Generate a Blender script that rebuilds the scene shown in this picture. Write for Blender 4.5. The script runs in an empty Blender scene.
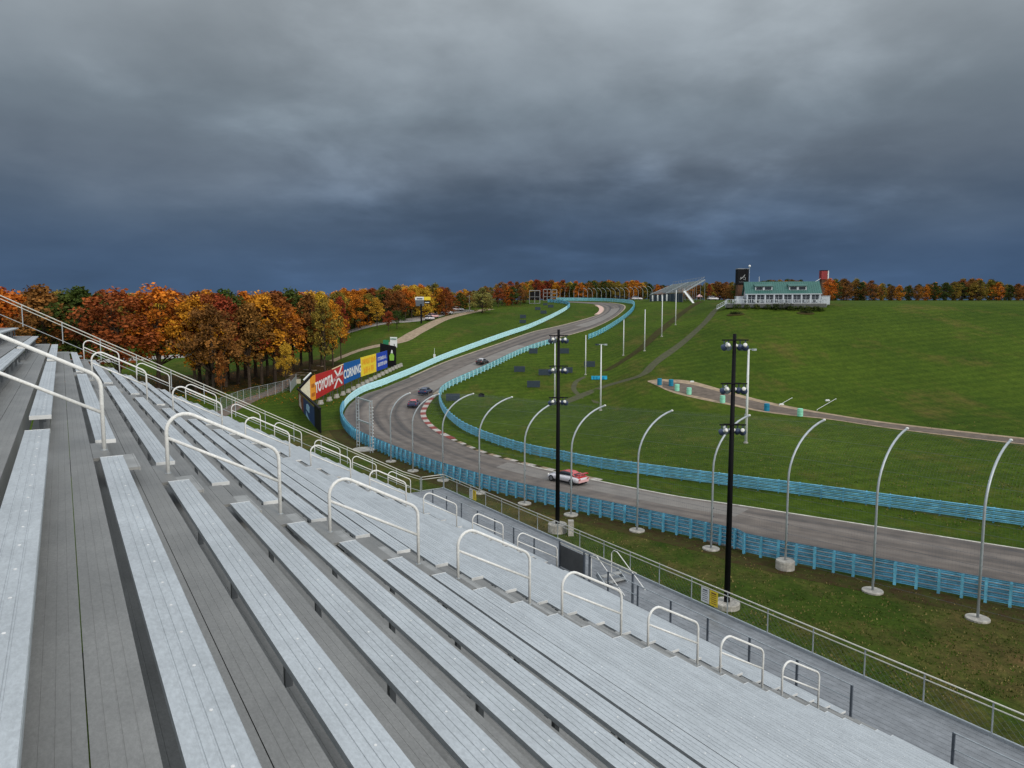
import bpy, math, random
import numpy as np
from mathutils import Vector, Matrix
random.seed(7)
SC = bpy.context.scene
COL = SC.collection
R = math.radians

# ------------------------------------------------------------------ survey
FPX, HY, AZ, H = 715.0, 316.0, -32.15, 17.0
PITCH = math.atan((384 - HY) / FPX)
_a = R(AZ)
U = Vector((math.sin(_a), math.cos(_a), 0))        # along the seating rows
D = Vector((U.y, -U.x, 0))                         # down the seating slope
def ray(x, y):
    uu = (x - 512) / FPX; v = -(y - 384) / FPX
    r = (uu, math.cos(PITCH) + v * math.sin(PITCH), -math.sin(PITCH) + v * math.cos(PITCH))
    return r[0] / r[1], r[2] / r[1]
def elev(y, Y):
    return H + ray(512, y)[1] * Y
def smooth(a, n):
    k = np.ones(n) / n
    return np.convolve(np.pad(a, n // 2, mode='edge'), k, mode='valid')[:len(a)]
YG = np.arange(0, 1200, 1.0)
def table(rows):
    Ys = [0] + [r[1] for r in rows]; zs = [0.0]
    for y, Y in rows: zs.append(elev(y, Y) if y else 0.0)
    zs[1] = 0.0
    t = np.interp(YG, Ys, zs)
    return smooth(smooth(t, 9), 9)
TL = table([(0, 118), (400, 136), (385, 154), (370, 178), (350, 220), (332, 272), (321, 318), (312, 370), (303, 450), (301, 1200)])
TM = table([(0, 102), (418, 116), (400, 131), (378, 150), (355, 176), (332, 210), (318, 245), (308, 280), (300.5, 320), (300, 420), (301, 1200)])
TMR = table([(0, 68), (450, 88), (410, 113), (385, 129), (360, 149), (335, 178), (320, 207), (310, 235), (301.5, 265), (299, 300), (299, 420), (301, 1200)])
TR = table([(0, 68), (450, 88), (410, 113), (385, 129), (360, 146), (335, 165), (316, 184), (306.5, 195), (304, 203), (302, 225), (301, 300), (300, 420), (301, 1200)])
def ss(a, b, x):
    t = min(1, max(0, (x - a) / (b - a))); return t * t * (3 - 2 * t)
def zg(X, Y):
    if Y < 40: return 0.0
    c = 512 + FPX * X / Y
    Y = min(Y, 1190)
    i = int(Y); f = Y - i
    g = lambda T: T[i] * (1 - f) + T[i + 1] * f
    if c < 400: 
        w = ss(300, 400, c); return g(TL) * (1 - w) + g(TM) * w if w > 0 else g(TL)
    if c < 585: return g(TM)
    if c < 665:
        w = ss(585, 665, c); return g(TM) * (1 - w) + g(TMR) * w
    w = ss(665, 740, c)
    return g(TMR) * (1 - w) + g(TR) * w
def G(x, y, up=0.0):
    rx, rz = ray(x, y)
    Y = 20.0
    while Y < 1100:
        if H + rz * Y <= zg(rx * Y, Y): break
        Y += 1.0
    else:
        print('NOHIT', x, y); Y = 400
        return Vector((rx * Y, Y, zg(rx * Y, Y) + up))
    lo, hi = Y - 1, Y
    for _ in range(24):
        m = (lo + hi) / 2
        if H + rz * m <= zg(rx * m, m): hi = m
        else: lo = m
    return Vector((rx * hi, hi, zg(rx * hi, hi) + up))
def P3(x, y, Y):
    rx, rz = ray(x, y); return Vector((rx * Y, Y, H + rz * Y))
def onground(p, up=0.0): return Vector((p[0], p[1], zg(p[0], p[1]) + up))
def SP(perp, al, z):                                # a point of the near stand
    v = D * perp + U * al; return Vector((v.x, v.y, H + z))

def catmull(pts, step):
    pts = [Vector(p) for p in pts]
    out = []
    n = len(pts)
    for i in range(n - 1):
        p0 = pts[i - 1] if i else pts[0] * 2 - pts[1]
        p1, p2 = pts[i], pts[i + 1]
        p3 = pts[i + 2] if i + 2 < n else pts[-1] * 2 - pts[-2]
        k = max(1, int((p2 - p1).length / step)) if step > 0 else -int(step)
        for j in range(k):
            t = j / k
            out.append(0.5 * ((2 * p1) + (p2 - p0) * t + (2 * p0 - 5 * p1 + 4 * p2 - p3) * t * t + (3 * p1 - p0 - 3 * p2 + p3) * t ** 3))
    out.append(pts[-1]); return out
def resample(pts, step):
    L = [0]
    for a, b in zip(pts, pts[1:]): L.append(L[-1] + (b - a).length)
    n = max(1, round(L[-1] / step)); out = []; j = 0
    for i in range(n + 1):
        s = L[-1] * i / n
        while j < len(pts) - 2 and L[j + 1] < s: j += 1
        seg = L[j + 1] - L[j]
        out.append(pts[j].lerp(pts[j + 1], (s - L[j]) / seg if seg else 0))
    return out

# ------------------------------------------------------------------ materials
def newmat(name):
    m = bpy.data.materials.new(name); m.use_nodes = True
    nt = m.node_tree; b = nt.nodes['Principled BSDF']
    return m, nt, b
def mat(name, c, rough=0.6, metal=0.0, var=0.15, scale=2.0, spec=0.3, c2=None, stretch=None, bump=0.0, bscale=30, emit=None):
    m, nt, b = newmat(name)
    b.inputs['Roughness'].default_value = rough; b.inputs['Metallic'].default_value = metal
    b.inputs['Specular IOR Level'].default_value = spec
    tc = nt.nodes.new('ShaderNodeTexCoord'); mp = nt.nodes.new('ShaderNodeMapping')
    if stretch: mp.inputs['Scale'].default_value = stretch
    nt.links.new(tc.outputs['Object'], mp.inputs['Vector'])
    n = nt.nodes.new('ShaderNodeTexNoise'); n.inputs['Scale'].default_value = scale; n.inputs['Detail'].default_value = 6
    n.inputs['Roughness'].default_value = 0.65
    nt.links.new(mp.outputs[0], n.inputs['Vector'])
    r = nt.nodes.new('ShaderNodeValToRGB')
    r.color_ramp.elements[0].position = 0.32; r.color_ramp.elements[1].position = 0.68
    lo = tuple(max(0, v * (1 - var)) for v in c) + (1,)
    hi = tuple(v * (1 + var) for v in c) + (1,) if c2 is None else tuple(c2) + (1,)
    r.color_ramp.elements[0].color = lo; r.color_ramp.elements[1].color = hi
    nt.links.new(n.outputs['Fac'], r.inputs['Fac']); nt.links.new(r.outputs['Color'], b.inputs['Base Color'])
    if bump:
        n2 = nt.nodes.new('ShaderNodeTexNoise'); n2.inputs['Scale'].default_value = bscale; n2.inputs['Detail'].default_value = 4
        nt.links.new(mp.outputs[0], n2.inputs['Vector'])
        bp = nt.nodes.new('ShaderNodeBump'); bp.inputs['Strength'].default_value = bump; bp.inputs['Distance'].default_value = 0.05
        nt.links.new(n2.outputs['Fac'], bp.inputs['Height']); nt.links.new(bp.outputs[0], b.inputs['Normal'])
    if emit:
        b.inputs['Emission Color'].default_value = tuple(emit) + (1,); b.inputs['Emission Strength'].default_value = 1
    return m

def grass_mat(name, dry=0.0, green=(0.035, 0.069, 0.006), lush=(0.065, 0.110, 0.009), brown=(0.105, 0.095, 0.024)):
    m, nt, b = newmat(name)
    b.inputs['Roughness'].default_value = 0.95; b.inputs['Specular IOR Level'].default_value = 0.08
    N = nt.nodes.new; L = nt.links.new
    tc = N('ShaderNodeTexCoord')
    def noise(scale, detail=5, st=None, rough=.6):
        n = N('ShaderNodeTexNoise'); n.inputs['Scale'].default_value = scale; n.inputs['Detail'].default_value = detail
        n.inputs['Roughness'].default_value = rough
        if st:
            mp = N('ShaderNodeMapping'); mp.inputs['Scale'].default_value = st; mp.inputs['Rotation'].default_value = (0, 0, .5)
            L(tc.outputs['Object'], mp.inputs['Vector']); L(mp.outputs[0], n.inputs['Vector'])
        else: L(tc.outputs['Object'], n.inputs['Vector'])
        return n
    def ramp(n, a, c, ca=(0, 0, 0, 1), cb=(1, 1, 1, 1)):
        r = N('ShaderNodeValToRGB'); r.color_ramp.elements[0].position = a; r.color_ramp.elements[1].position = c
        r.color_ramp.elements[0].color = ca; r.color_ramp.elements[1].color = cb
        L(n.outputs['Fac'], r.inputs['Fac']); return r
    def mix(fac, A, B, mode='MIX'):
        x = N('ShaderNodeMix'); x.data_type = 'RGBA'; x.blend_type = mode
        if isinstance(fac, float): x.inputs[0].default_value = fac
        else: L(fac, x.inputs[0])
        for s, v in ((6, A), (7, B)):
            if isinstance(v, tuple): x.inputs[s].default_value = v + (1,)
            else: L(v, x.inputs[s])
        return x.outputs[2]
    big = ramp(noise(0.035, 4), .38, .62)
    mid = ramp(noise(0.25, 6, (1, .35, 1)), .35, .7)
    fine = ramp(noise(3.0, 8, None, .75), .3, .72, (.42, .45, .4, 1), (1.5, 1.45, 1.35, 1))
    patch = ramp(noise(0.09, 7, (1, .5, 1), .7), .57 - .2 * dry, .74 - .17 * dry)
    base = mix(big.outputs['Color'], green, lush)
    base = mix(mid.outputs['Color'], base, tuple(v * .78 for v in lush))
    base = mix(patch.outputs['Color'], base, brown)
    tuft = ramp(noise(.9, 9, (1, .45, 1), .8), .36, .66, (.66, .70, .6, 1), (1.3, 1.22, 1.2, 1))
    base = mix(0.85, base, tuft.outputs['Color'], 'MULTIPLY')
    wv = N('ShaderNodeTexWave'); wv.inputs['Scale'].default_value = .11; wv.inputs['Distortion'].default_value = 3.5; wv.inputs['Detail'].default_value = 3; wv.inputs['Detail Scale'].default_value = .6
    mpw = N('ShaderNodeMapping'); mpw.inputs['Rotation'].default_value = (0, 0, 1.25); L(tc.outputs['Object'], mpw.inputs['Vector']); L(mpw.outputs[0], wv.inputs['Vector'])
    wr = ramp(wv, .2, .8, (.86, .9, .86, 1), (1.12, 1.08, 1.1, 1))
    base = mix(0.7, base, wr.outputs['Color'], 'MULTIPLY')
    base = mix(0.8, base, fine.outputs['Color'], 'MULTIPLY')
    L(base, b.inputs['Base Color'])
    n2 = noise(9, 6); bp = N('ShaderNodeBump'); bp.inputs['Strength'].default_value = .5; bp.inputs['Distance'].default_value = .12
    L(n2.outputs['Fac'], bp.inputs['Height']); L(bp.outputs[0], b.inputs['Normal'])
    return m

M = {}
M['grass'] = grass_mat('grass', 0.18)
M['grass_dry'] = grass_mat('worn_grass', 0.55, (0.034, 0.062, 0.008), (0.052, 0.088, 0.012), (0.115, 0.078, 0.036))
M['soil'] = mat('soil', (0.10, 0.058, 0.032), .95, var=.5, scale=1.2, c2=(.05, .06, .015), bump=.5, bscale=8, spec=.05)
M['tan'] = mat('sandy_gravel', (0.33, 0.255, 0.18), .95, var=.3, scale=1.0, bump=.3, bscale=10, spec=.05)
M['road'] = mat('old_asphalt', (0.145, 0.118, 0.098), .9, var=.25, scale=.8, bump=.2, spec=.1)
M['rut'] = mat('tyre_rut', (0.075, 0.045, 0.028), .95, var=.5, scale=1.5, c2=(.055, .065, .016), spec=.05)
M['rut2'] = mat('worn_gravel_track', (0.12, 0.115, 0.085), .95, var=.45, scale=1.5, c2=(.10, .11, .055), spec=.05)
M['palegravel'] = mat('pale_gravel', (0.34, 0.32, 0.30), .95, var=.2, scale=.6, spec=.1)
M['alu'] = mat('aluminium_seat', (0.50, 0.535, 0.56), .42, .3, .05, 3.0, .4, stretch=None)
def weather(m, sc=1.3, lo=.74, hi=1.12, st=(1, 1, 1), sc2=22):
    nt = m.node_tree; N = nt.nodes.new; L = nt.links.new; b = nt.nodes['Principled BSDF']
    src = b.inputs['Base Color'].links[0].from_socket; tc = N('ShaderNodeTexCoord')
    for k, (sc_, a, z_) in enumerate(((sc, lo, hi), (sc2, .88, 1.1))):
        mr0 = N('ShaderNodeMapping'); mr0.inputs['Rotation'].default_value = (0, 0, -R(90 - AZ)); L(tc.outputs['Object'], mr0.inputs[0]); mp = N('ShaderNodeMapping'); mp.inputs['Scale'].default_value = st; L(mr0.outputs[0], mp.inputs[0])
        n = N('ShaderNodeTexNoise'); n.inputs['Scale'].default_value = sc_; n.inputs['Detail'].default_value = 9; n.inputs['Roughness'].default_value = .75; L(mp.outputs[0], n.inputs['Vector'])
        rr = N('ShaderNodeMapRange'); rr.inputs[1].default_value = .38; rr.inputs[2].default_value = .62; rr.inputs[3].default_value = a; rr.inputs[4].default_value = z_; L(n.outputs['Fac'], rr.inputs[0])
        x = N('ShaderNodeMix'); x.data_type = 'RGBA'; x.blend_type = 'MULTIPLY'; x.inputs[0].default_value = 1; L(src, x.inputs[6]); L(rr.outputs[0], x.inputs[7]); src = x.outputs[2]
        if k == 0:
            r2 = N('ShaderNodeMapRange'); r2.inputs[3].default_value = .3; r2.inputs[4].default_value = .65; L(n.outputs['Fac'], r2.inputs[0]); L(r2.outputs[0], b.inputs['Roughness'])
    L(src, b.inputs['Base Color'])
weather(M['alu'], 1.1, .91, 1.06, (.6, 1.2, 1), 40)
M['alu_end'] = mat('seat_end_cap', (0.72, 0.73, 0.73), .5, .1, .1)
M['tread'] = mat('aluminium_tread', (0.245, 0.245, 0.238), .6, .25, .10, .8, .3)
weather(M['tread'], .9, .88, 1.10, (.7, 1.3, 1), 45)
M['step'] = mat('aisle_step', (0.33, 0.335, 0.33), .55, .2, .2, 3)
M['frame'] = mat('galvanised_frame', (0.20, 0.21, 0.22), .6, .4, .2)
M['rail'] = mat('white_rail', (0.80, 0.80, 0.78), .42, .0, .06, 4, .4)
M['galv'] = mat('galvanised_pipe', (0.42, 0.46, 0.49), .45, .4, .12, 5)
M['galvdark'] = mat('dark_pipe', (0.12, 0.14, 0.17), .5, .3, .15, 5)
M['creamrail'] = mat('weathered_top_rail', (0.62, 0.61, 0.55), .5, .1, .1, 4)
M['deck'] = mat('walkway_plank', (0.25, 0.265, 0.285), .55, .25, .15, 3)
M['blue'] = mat('blue_barrier', (0.15, 0.43, 0.59), .5, 0, .28, .9, .35)
M['bluepost'] = mat('blue_barrier_post', (0.15, 0.47, 0.64), .5, 0, .2, 1.5, .35)
M['paleblue'] = mat('pale_blue_barrier', (0.50, 0.80, 0.86), .42, 0, .08, 1.2, .4)
M['tealpale'] = mat('faded_blue_barrier', (0.20, 0.50, 0.57), .45, 0, .18, 1.2, .4)
M['concrete'] = mat('concrete', (0.42, 0.40, 0.36), .9, 0, .22, 3, .2, bump=.3)
M['black'] = mat('black_paint', (0.007, 0.007, 0.009), .6, 0, .2, 3, .12)
M['white'] = mat('white_paint', (0.72, 0.74, 0.74), .5, 0, .07, 2)
M['lampwhite'] = mat('lamp_white', (0.78, 0.78, 0.74), .35, 0, .05)
M['lampblue'] = mat('lamp_housing', (0.05, 0.07, 0.13), .35, .2, .15)
M['lens'] = mat('lamp_glass', (0.25, 0.3, 0.38), .12, .3, .1, spec=.6)
M['slate'] = mat('slate_board', (0.028, 0.045, 0.062), .6, 0, .2, 2)
M['red'] = mat('red_paint', (0.42, 0.025, 0.025), .5, 0, .1)
M['kerbred'] = mat('kerb_red', (0.24, 0.055, 0.045), .85, 0, .35, 2)
M['kerbwhite'] = mat('kerb_white', (0.43, 0.395, 0.36), .85, 0, .35, 2)
M['line'] = mat('track_line', (0.58, 0.56, 0.50), .8, 0, .3, 1.5)
M['oldline'] = mat('worn_edge_line', (0.34, 0.28, 0.20), .85, 0, .35, 1.2)
M['patch'] = mat('concrete_patch', (0.215, 0.20, 0.185), .85, 0, .14, .5, .15)
M['seam'] = mat('tar_seam', (0.05, 0.05, 0.05), .8)
M['yellow'] = mat('yellow_sign', (0.80, 0.60, 0.045), .5, 0, .08)
M['orange'] = mat('orange_sign', (0.75, 0.30, 0.03), .5, 0, .1)
M['signblue'] = mat('blue_sign', (0.012, 0.10, 0.33), .5, 0, .12)
M['signblue2'] = mat('royal_blue_sign', (0.02, 0.06, 0.42), .5, 0, .12)
M['navy'] = mat('navy_sign', (0.012, 0.035, 0.13), .5, 0, .2)
M['brownred'] = mat('brown_red_sign', (0.14, 0.045, 0.03), .55, 0, .3)
M['olive'] = mat('olive_strip', (0.22, 0.18, 0.05), .6, 0, .2)
M['paleblueart'] = mat('pale_blue_art', (0.25, 0.42, 0.55), .6, 0, .2)
M['gold'] = mat('gold_edge', (0.72, 0.56, 0.33), .5)
M['green'] = mat('green_sign', (0.02, 0.19, 0.09), .5)
M['lime'] = mat('lime_emblem', (0.22, 0.45, 0.06), .5)
M['signback'] = mat('sign_back', (0.08, 0.08, 0.07), .7)
M['roofgreen'] = mat('green_metal_roof', (0.045, 0.135, 0.12), .55, .1, .12, .7, .4)
M['sidingwhite'] = mat('white_siding', (0.50, 0.54, 0.585), .55, 0, .06)
M['glass'] = mat('dark_window', (0.014, 0.021, 0.032), .15, 0, .3, 1.5, .3)
M['tyre'] = mat('tyre', (0.015, 0.015, 0.016), .8)
M['rim'] = mat('wheel_rim', (0.25, 0.25, 0.27), .35, .7)
M['barrelblue'] = mat('blue_barrel', (0.01, 0.20, 0.34), .5)
M['barrelgreen'] = mat('mint_barrel', (0.28, 0.68, 0.50), .5)
M['cyan'] = mat('cyan_plastic', (0.01, 0.33, 0.55), .5)
weather(M['blue'], 1.5, .72, 1.15, (1, 1, 1.5), 12); weather(M['bluepost'], 1.2, .75, 1.15); weather(M['rail'], 2.5, .88, 1.05); weather(M['concrete'], 1.5, .7, 1.15); weather(M['deck'], 1.0, .84, 1.12, (.7, 1.3, 1), 40)
M['bark'] = mat('bark', (0.065, 0.048, 0.036), .95, 0, .4, 3, .05)
M['brick'] = mat('brown_cladding', (0.10, 0.05, 0.03), .8, 0, .4)
M['shrub'] = mat('shrub_leaf', (0.025, 0.035, 0.012), .9, 0, .5, 1, .1)
M['steel'] = mat('light_scaffold', (0.30, 0.31, 0.32), .5, .2, .1)
def leafmat(name, c, c2):
    m, nt, b = newmat(name); N = nt.nodes.new; L = nt.links.new
    b.inputs['Roughness'].default_value = .85; b.inputs['Specular IOR Level'].default_value = .12
    tc = N('ShaderNodeTexCoord'); oi = N('ShaderNodeObjectInfo')
    ad = N('ShaderNodeVectorMath'); ad.operation = 'ADD'
    L(tc.outputs['Object'], ad.inputs[0])
    sc_ = N('ShaderNodeMath'); sc_.operation = 'MULTIPLY'; sc_.inputs[1].default_value = 57; L(oi.outputs['Random'], sc_.inputs[0])
    L(sc_.outputs[0], ad.inputs[1])
    n = N('ShaderNodeTexNoise'); n.inputs['Scale'].default_value = .22; n.inputs['Detail'].default_value = 5; n.inputs['Roughness'].default_value = .7
    L(ad.outputs[0], n.inputs['Vector'])
    r = N('ShaderNodeValToRGB'); r.color_ramp.elements[0].position = .36; r.color_ramp.elements[1].position = .64
    r.color_ramp.elements[0].color = tuple(c) + (1,); r.color_ramp.elements[1].color = tuple(c2) + (1,)
    L(n.outputs['Fac'], r.inputs['Fac'])
    g = N('ShaderNodeNewGeometry')
    hs = N('ShaderNodeHueSaturation')
    mr = N('ShaderNodeMapRange'); mr.inputs[3].default_value = .55; mr.inputs[4].default_value = 1.45
    L(g.outputs['Random Per Island'], mr.inputs[0]); L(mr.outputs[0], hs.inputs['Value'])
    mr2 = N('ShaderNodeMapRange'); mr2.inputs[3].default_value = .485; mr2.inputs[4].default_value = .515
    L(oi.outputs['Random'], mr2.inputs[0]); L(mr2.outputs[0], hs.inputs['Hue'])
    L(r.outputs['Color'], hs.inputs['Color']); L(hs.outputs['Color'], b.inputs['Base Color'])
    return m
LEAF = {
 'orange': leafmat('orange_leaf', (.33, .10, .012), (.62, .24, .022)),
 'rust': leafmat('rust_leaf', (.15, .040, .014), (.33, .085, .022)),
 'gold': leafmat('golden_leaf', (.38, .21, .022), (.62, .38, .04)),
 'olive': leafmat('olive_leaf', (.11, .11, .024), (.30, .21, .03)),
 'green': leafmat('green_leaf', (.022, .050, .010), (.075, .10, .018)),
 'sage': leafmat('sage_leaf', (.17, .17, .05), (.30, .26, .07)),
 'brown': leafmat('brown_leaf', (.11, .055, .018), (.30, .13, .03)),
}

# track asphalt: wear bands follow the lane (UV x across, y along)
def track_mat():
    m, nt, b = newmat('track_asphalt'); N = nt.nodes.new; L = nt.links.new
    b.inputs['Roughness'].default_value = .8; b.inputs['Specular IOR Level'].default_value = .2
    tc = N('ShaderNodeTexCoord'); mp = N('ShaderNodeMapping'); mp.inputs['Scale'].default_value = (7, .012, 1)
    L(tc.outputs['UV'], mp.inputs['Vector'])
    n = N('ShaderNodeTexNoise'); n.inputs['Scale'].default_value = 1; n.inputs['Detail'].default_value = 5
    L(mp.outputs[0], n.inputs['Vector'])
    r = N('ShaderNodeValToRGB'); e = r.color_ramp.elements
    e[0].position = .33; e[0].color = (.072, .068, .068, 1); e[1].position = .66; e[1].color = (.200, .178, .160, 1)
    x = e.new(.5); x.color = (.145, .126, .112, 1)
    L(n.outputs['Fac'], r.inputs['Fac'])
    n2 = N('ShaderNodeTexNoise'); n2.inputs['Scale'].default_value = .6; n2.inputs['Detail'].default_value = 8
    L(tc.outputs['Object'], n2.inputs['Vector'])
    r2 = N('ShaderNodeValToRGB'); r2.color_ramp.elements[0].position = .3; r2.color_ramp.elements[1].position = .7
    r2.color_ramp.elements[0].color = (.78, .78, .8, 1); r2.color_ramp.elements[1].color = (1.2, 1.18, 1.16, 1)
    L(n2.outputs['Fac'], r2.inputs['Fac'])
    mx = N('ShaderNodeMix'); mx.data_type = 'RGBA'; mx.blend_type = 'MULTIPLY'; mx.inputs[0].default_value = 1
    L(r.outputs['Color'], mx.inputs[6]); L(r2.outputs['Color'], mx.inputs[7]); L(mx.outputs[2], b.inputs['Base Color'])
    return m
M['track'] = track_mat()

# ------------------------------------------------------------------ mesh tools
class MB:
    def __init__(s): s.v = []; s.f = []; s.m = []; s.uv = None
    def add(s, vs, fs, mi=0):
        o = len(s.v); s.v += [tuple(v) for v in vs]
        for f in fs: s.f.append(tuple(o + i for i in f)); s.m.append(mi)
    def box(s, c, size, ax=None, mi=0):
        c = Vector(c); hx, hy, hz = [k / 2 for k in size]
        X, Y, Z = ax if ax else (Vector((1, 0, 0)), Vector((0, 1, 0)), Vector((0, 0, 1)))
        vs = [c + X * (i * hx) + Y * (j * hy) + Z * (k * hz) for k in (-1, 1) for j in (-1, 1) for i in (-1, 1)]
        s.add(vs, [(0, 2, 3, 1), (4, 5, 7, 6), (0, 1, 5, 4), (2, 6, 7, 3), (0, 4, 6, 2), (1, 3, 7, 5)], mi)
    def span(s, a, b, w, h, mi=0):                      # a beam from a to b
        a = Vector(a); b = Vector(b); d = (b - a); L = d.length; d.normalize()
        side = d.cross(Vector((0, 0, 1)))
        if side.length < 1e-4: side = Vector((1, 0, 0))
        side.normalize(); up = side.cross(d)
        s.box((a + b) / 2, (L, w, h), (d, side, up), mi)
    def tube(s, pts, r, n=8, mi=0, cap=True):
        pts = [Vector(p) for p in pts]; rings = []
        rr = r if isinstance(r, (list, tuple)) else [r] * len(pts)
        ref = None
        for i, p in enumerate(pts):
            t = (pts[min(i + 1, len(pts) - 1)] - pts[max(i - 1, 0)]).normalized()
            if ref is None:
                ref = t.cross(Vector((0, 0, 1)))
                if ref.length < .1: ref = t.cross(Vector((1, 0, 0)))
            ref = (ref - t * ref.dot(t)).normalized(); b = t.cross(ref)
            rings.append([p + (ref * math.cos(2 * math.pi * k / n) + b * math.sin(2 * math.pi * k / n)) * rr[i] for k in range(n)])
        vs = [v for g in rings for v in g]; fs = []
        for i in range(len(pts) - 1):
            for k in range(n):
                a = i * n + k; b2 = i * n + (k + 1) % n
                fs.append((a, b2, b2 + n, a + n))
        if cap: fs.append(tuple(range(n))[::-1]); fs.append(tuple((len(pts) - 1) * n + k for k in range(n)))
        s.add(vs, fs, mi)
    def lathe(s, c, prof, n=16, mi=0):                  # prof: (radius, z)
        c = Vector(c); vs = []; fs = []
        for r, z in prof:
            for k in range(n): vs.append(c + Vector((r * math.cos(2 * math.pi * k / n), r * math.sin(2 * math.pi * k / n), z)))
        for i in range(len(prof) - 1):
            for k in range(n):
                a = i * n + k; b = i * n + (k + 1) % n; fs.append((a, b, b + n, a + n))
        fs.append(tuple(range(n))[::-1]); fs.append(tuple((len(prof) - 1) * n + k for k in range(n)))
        s.add(vs, fs, mi)
    def poly(s, pts, nrm, th, mi=0):                    # thick flat polygon
        n = len(pts); nrm = Vector(nrm).normalized() * th
        vs = [Vector(p) for p in pts] + [Vector(p) - nrm for p in pts]
        fs = [tuple(range(n)), tuple(range(2 * n - 1, n - 1, -1))] + [(i, i + n, (i + 1) % n + n, (i + 1) % n) for i in range(n)]
        s.add(vs, fs, mi)
    def loft(s, sections, mi=0, cap=True, closed=True):
        n = len(sections[0]); vs = [p for q in sections for p in q]; fs = []
        for i in range(len(sections) - 1):
            for k in range(n if closed else n - 1):
                a = i * n + k; b = i * n + (k + 1) % n; fs.append((a, b, b + n, a + n))
        if cap: fs.append(tuple(range(n))[::-1]); fs.append(tuple((len(sections) - 1) * n + k for k in range(n)))
        s.add(vs, fs, mi)
def tag(o, label=None, cat=None, group=None, kind=None):
    if label: o['label'] = label
    if cat: o['category'] = cat
    if group: o['group'] = group
    if kind: o['kind'] = kind
    return o
def obj(name, mb, mats, parent=None, world=True, smooth=False):
    if not isinstance(mats, (list, tuple)): mats = [mats]
    me = bpy.data.meshes.new(name)
    off = Vector((0, 0, 0))
    if parent is not None and world: off = world_loc(parent)
    me.from_pydata([(v[0] - off.x, v[1] - off.y, v[2] - off.z) for v in mb.v], [], mb.f)
    for m in mats: me.materials.append(m)
    if len(mats) > 1: me.polygons.foreach_set('material_index', mb.m)
    if mb.uv:
        uvl = me.uv_layers.new(name='UVMap')
        for lp in me.loops: uvl.data[lp.index].uv = mb.uv[lp.vertex_index]
    if smooth: me.shade_smooth()
    me.update()
    o = bpy.data.objects.new(name, me); COL.objects.link(o)
    if parent is not None: o.parent = parent
    return o
def world_loc(o):
    v = Vector(o.location)
    while o.parent: o = o.parent; v += Vector(o.location)
    return v
def empty(name, loc, label, cat, group=None, rz=0):
    o = bpy.data.objects.new(name, None); COL.objects.link(o); o.location = loc; o.rotation_euler = (0, 0, rz)
    o.empty_display_size = .2
    return tag(o, label, cat, group)
def kids(o): return [c for c in bpy.data.objects if c.parent == o]
def copy_tree(o, parent=None, rec=None):
    c = o.copy(); COL.objects.link(c); c.parent = parent
    for ch in (rec if rec is not None else KIDS(o)): copy_tree(ch, c)
    return c
_kc = {}
def KIDS(o):
    if o.name not in _kc: _kc[o.name] = kids(o)
    return _kc[o.name]
def place(proto, used, loc, rz=0, label=None, group=None, sc=None):
    o = proto if not used else copy_tree(proto)
    if not used: KIDS(proto); [KIDS(k) for k in KIDS(proto)]
    o.location = loc; o.rotation_euler = (0, 0, rz)
    if sc: o.scale = sc
    if label: o['label'] = label
    if group: o['group'] = group
    return o
def struct(name, mb, m, smooth=False): return tag(obj(name, mb, m, smooth=smooth), kind='structure')
def text_mb(body, size, origin, right, up, sx=1.0, ext=0.01, align='CENTER', bold=0.0, shear=0):
    cu = bpy.data.curves.new('lettering', 'FONT'); cu.body = body; cu.size = size; cu.align_x = align; cu.align_y = 'CENTER'
    cu.extrude = ext; cu.offset = bold; cu.shear = shear; cu.resolution_u = 3
    to = bpy.data.objects.new('lettering', cu); COL.objects.link(to)
    dg = bpy.context.evaluated_depsgraph_get(); me = bpy.data.meshes.new_from_object(to.evaluated_get(dg))
    mb = MB(); nrm = Vector(right).cross(Vector(up)).normalized()
    mb.add([Vector(origin) + Vector(right) * (v.co.x * sx) + Vector(up) * v.co.y + nrm * v.co.z for v in me.vertices], [tuple(p.vertices) for p in me.polygons])
    bpy.data.objects.remove(to); bpy.data.curves.remove(cu); bpy.data.meshes.remove(me)
    return mb
Z = Vector((0, 0, 1))

# ------------------------------------------------------------------ ground sheet
def axis(parts):
    out = []
    for a, b, s in parts:
        n = max(1, round((b - a) / s)); out += [a + (b - a) * i / n for i in range(n)]
    out.append(parts[-1][1]); return out
xs = axis([(-3000, -600, 300), (-600, -200, 40), (-200, -80, 6), (-80, 120, 2.5), (120, 260, 6), (260, 600, 40), (600, 3000, 300)])
ys = axis([(-600, -60, 60), (-60, 60, 10), (60, 340, 2.5), (340, 480, 7), (480, 900, 40), (900, 4200, 300)])
g = MB()
vs = [(x, y, zg(x, y)) for y in ys for x in xs]; nx = len(xs)
g.add(vs, [(j * nx + i, j * nx + i + 1, (j + 1) * nx + i + 1, (j + 1) * nx + i) for j in range(len(ys) - 1) for i in range(nx - 1)])
struct('ground', g, M['grass'], smooth=True)

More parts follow.
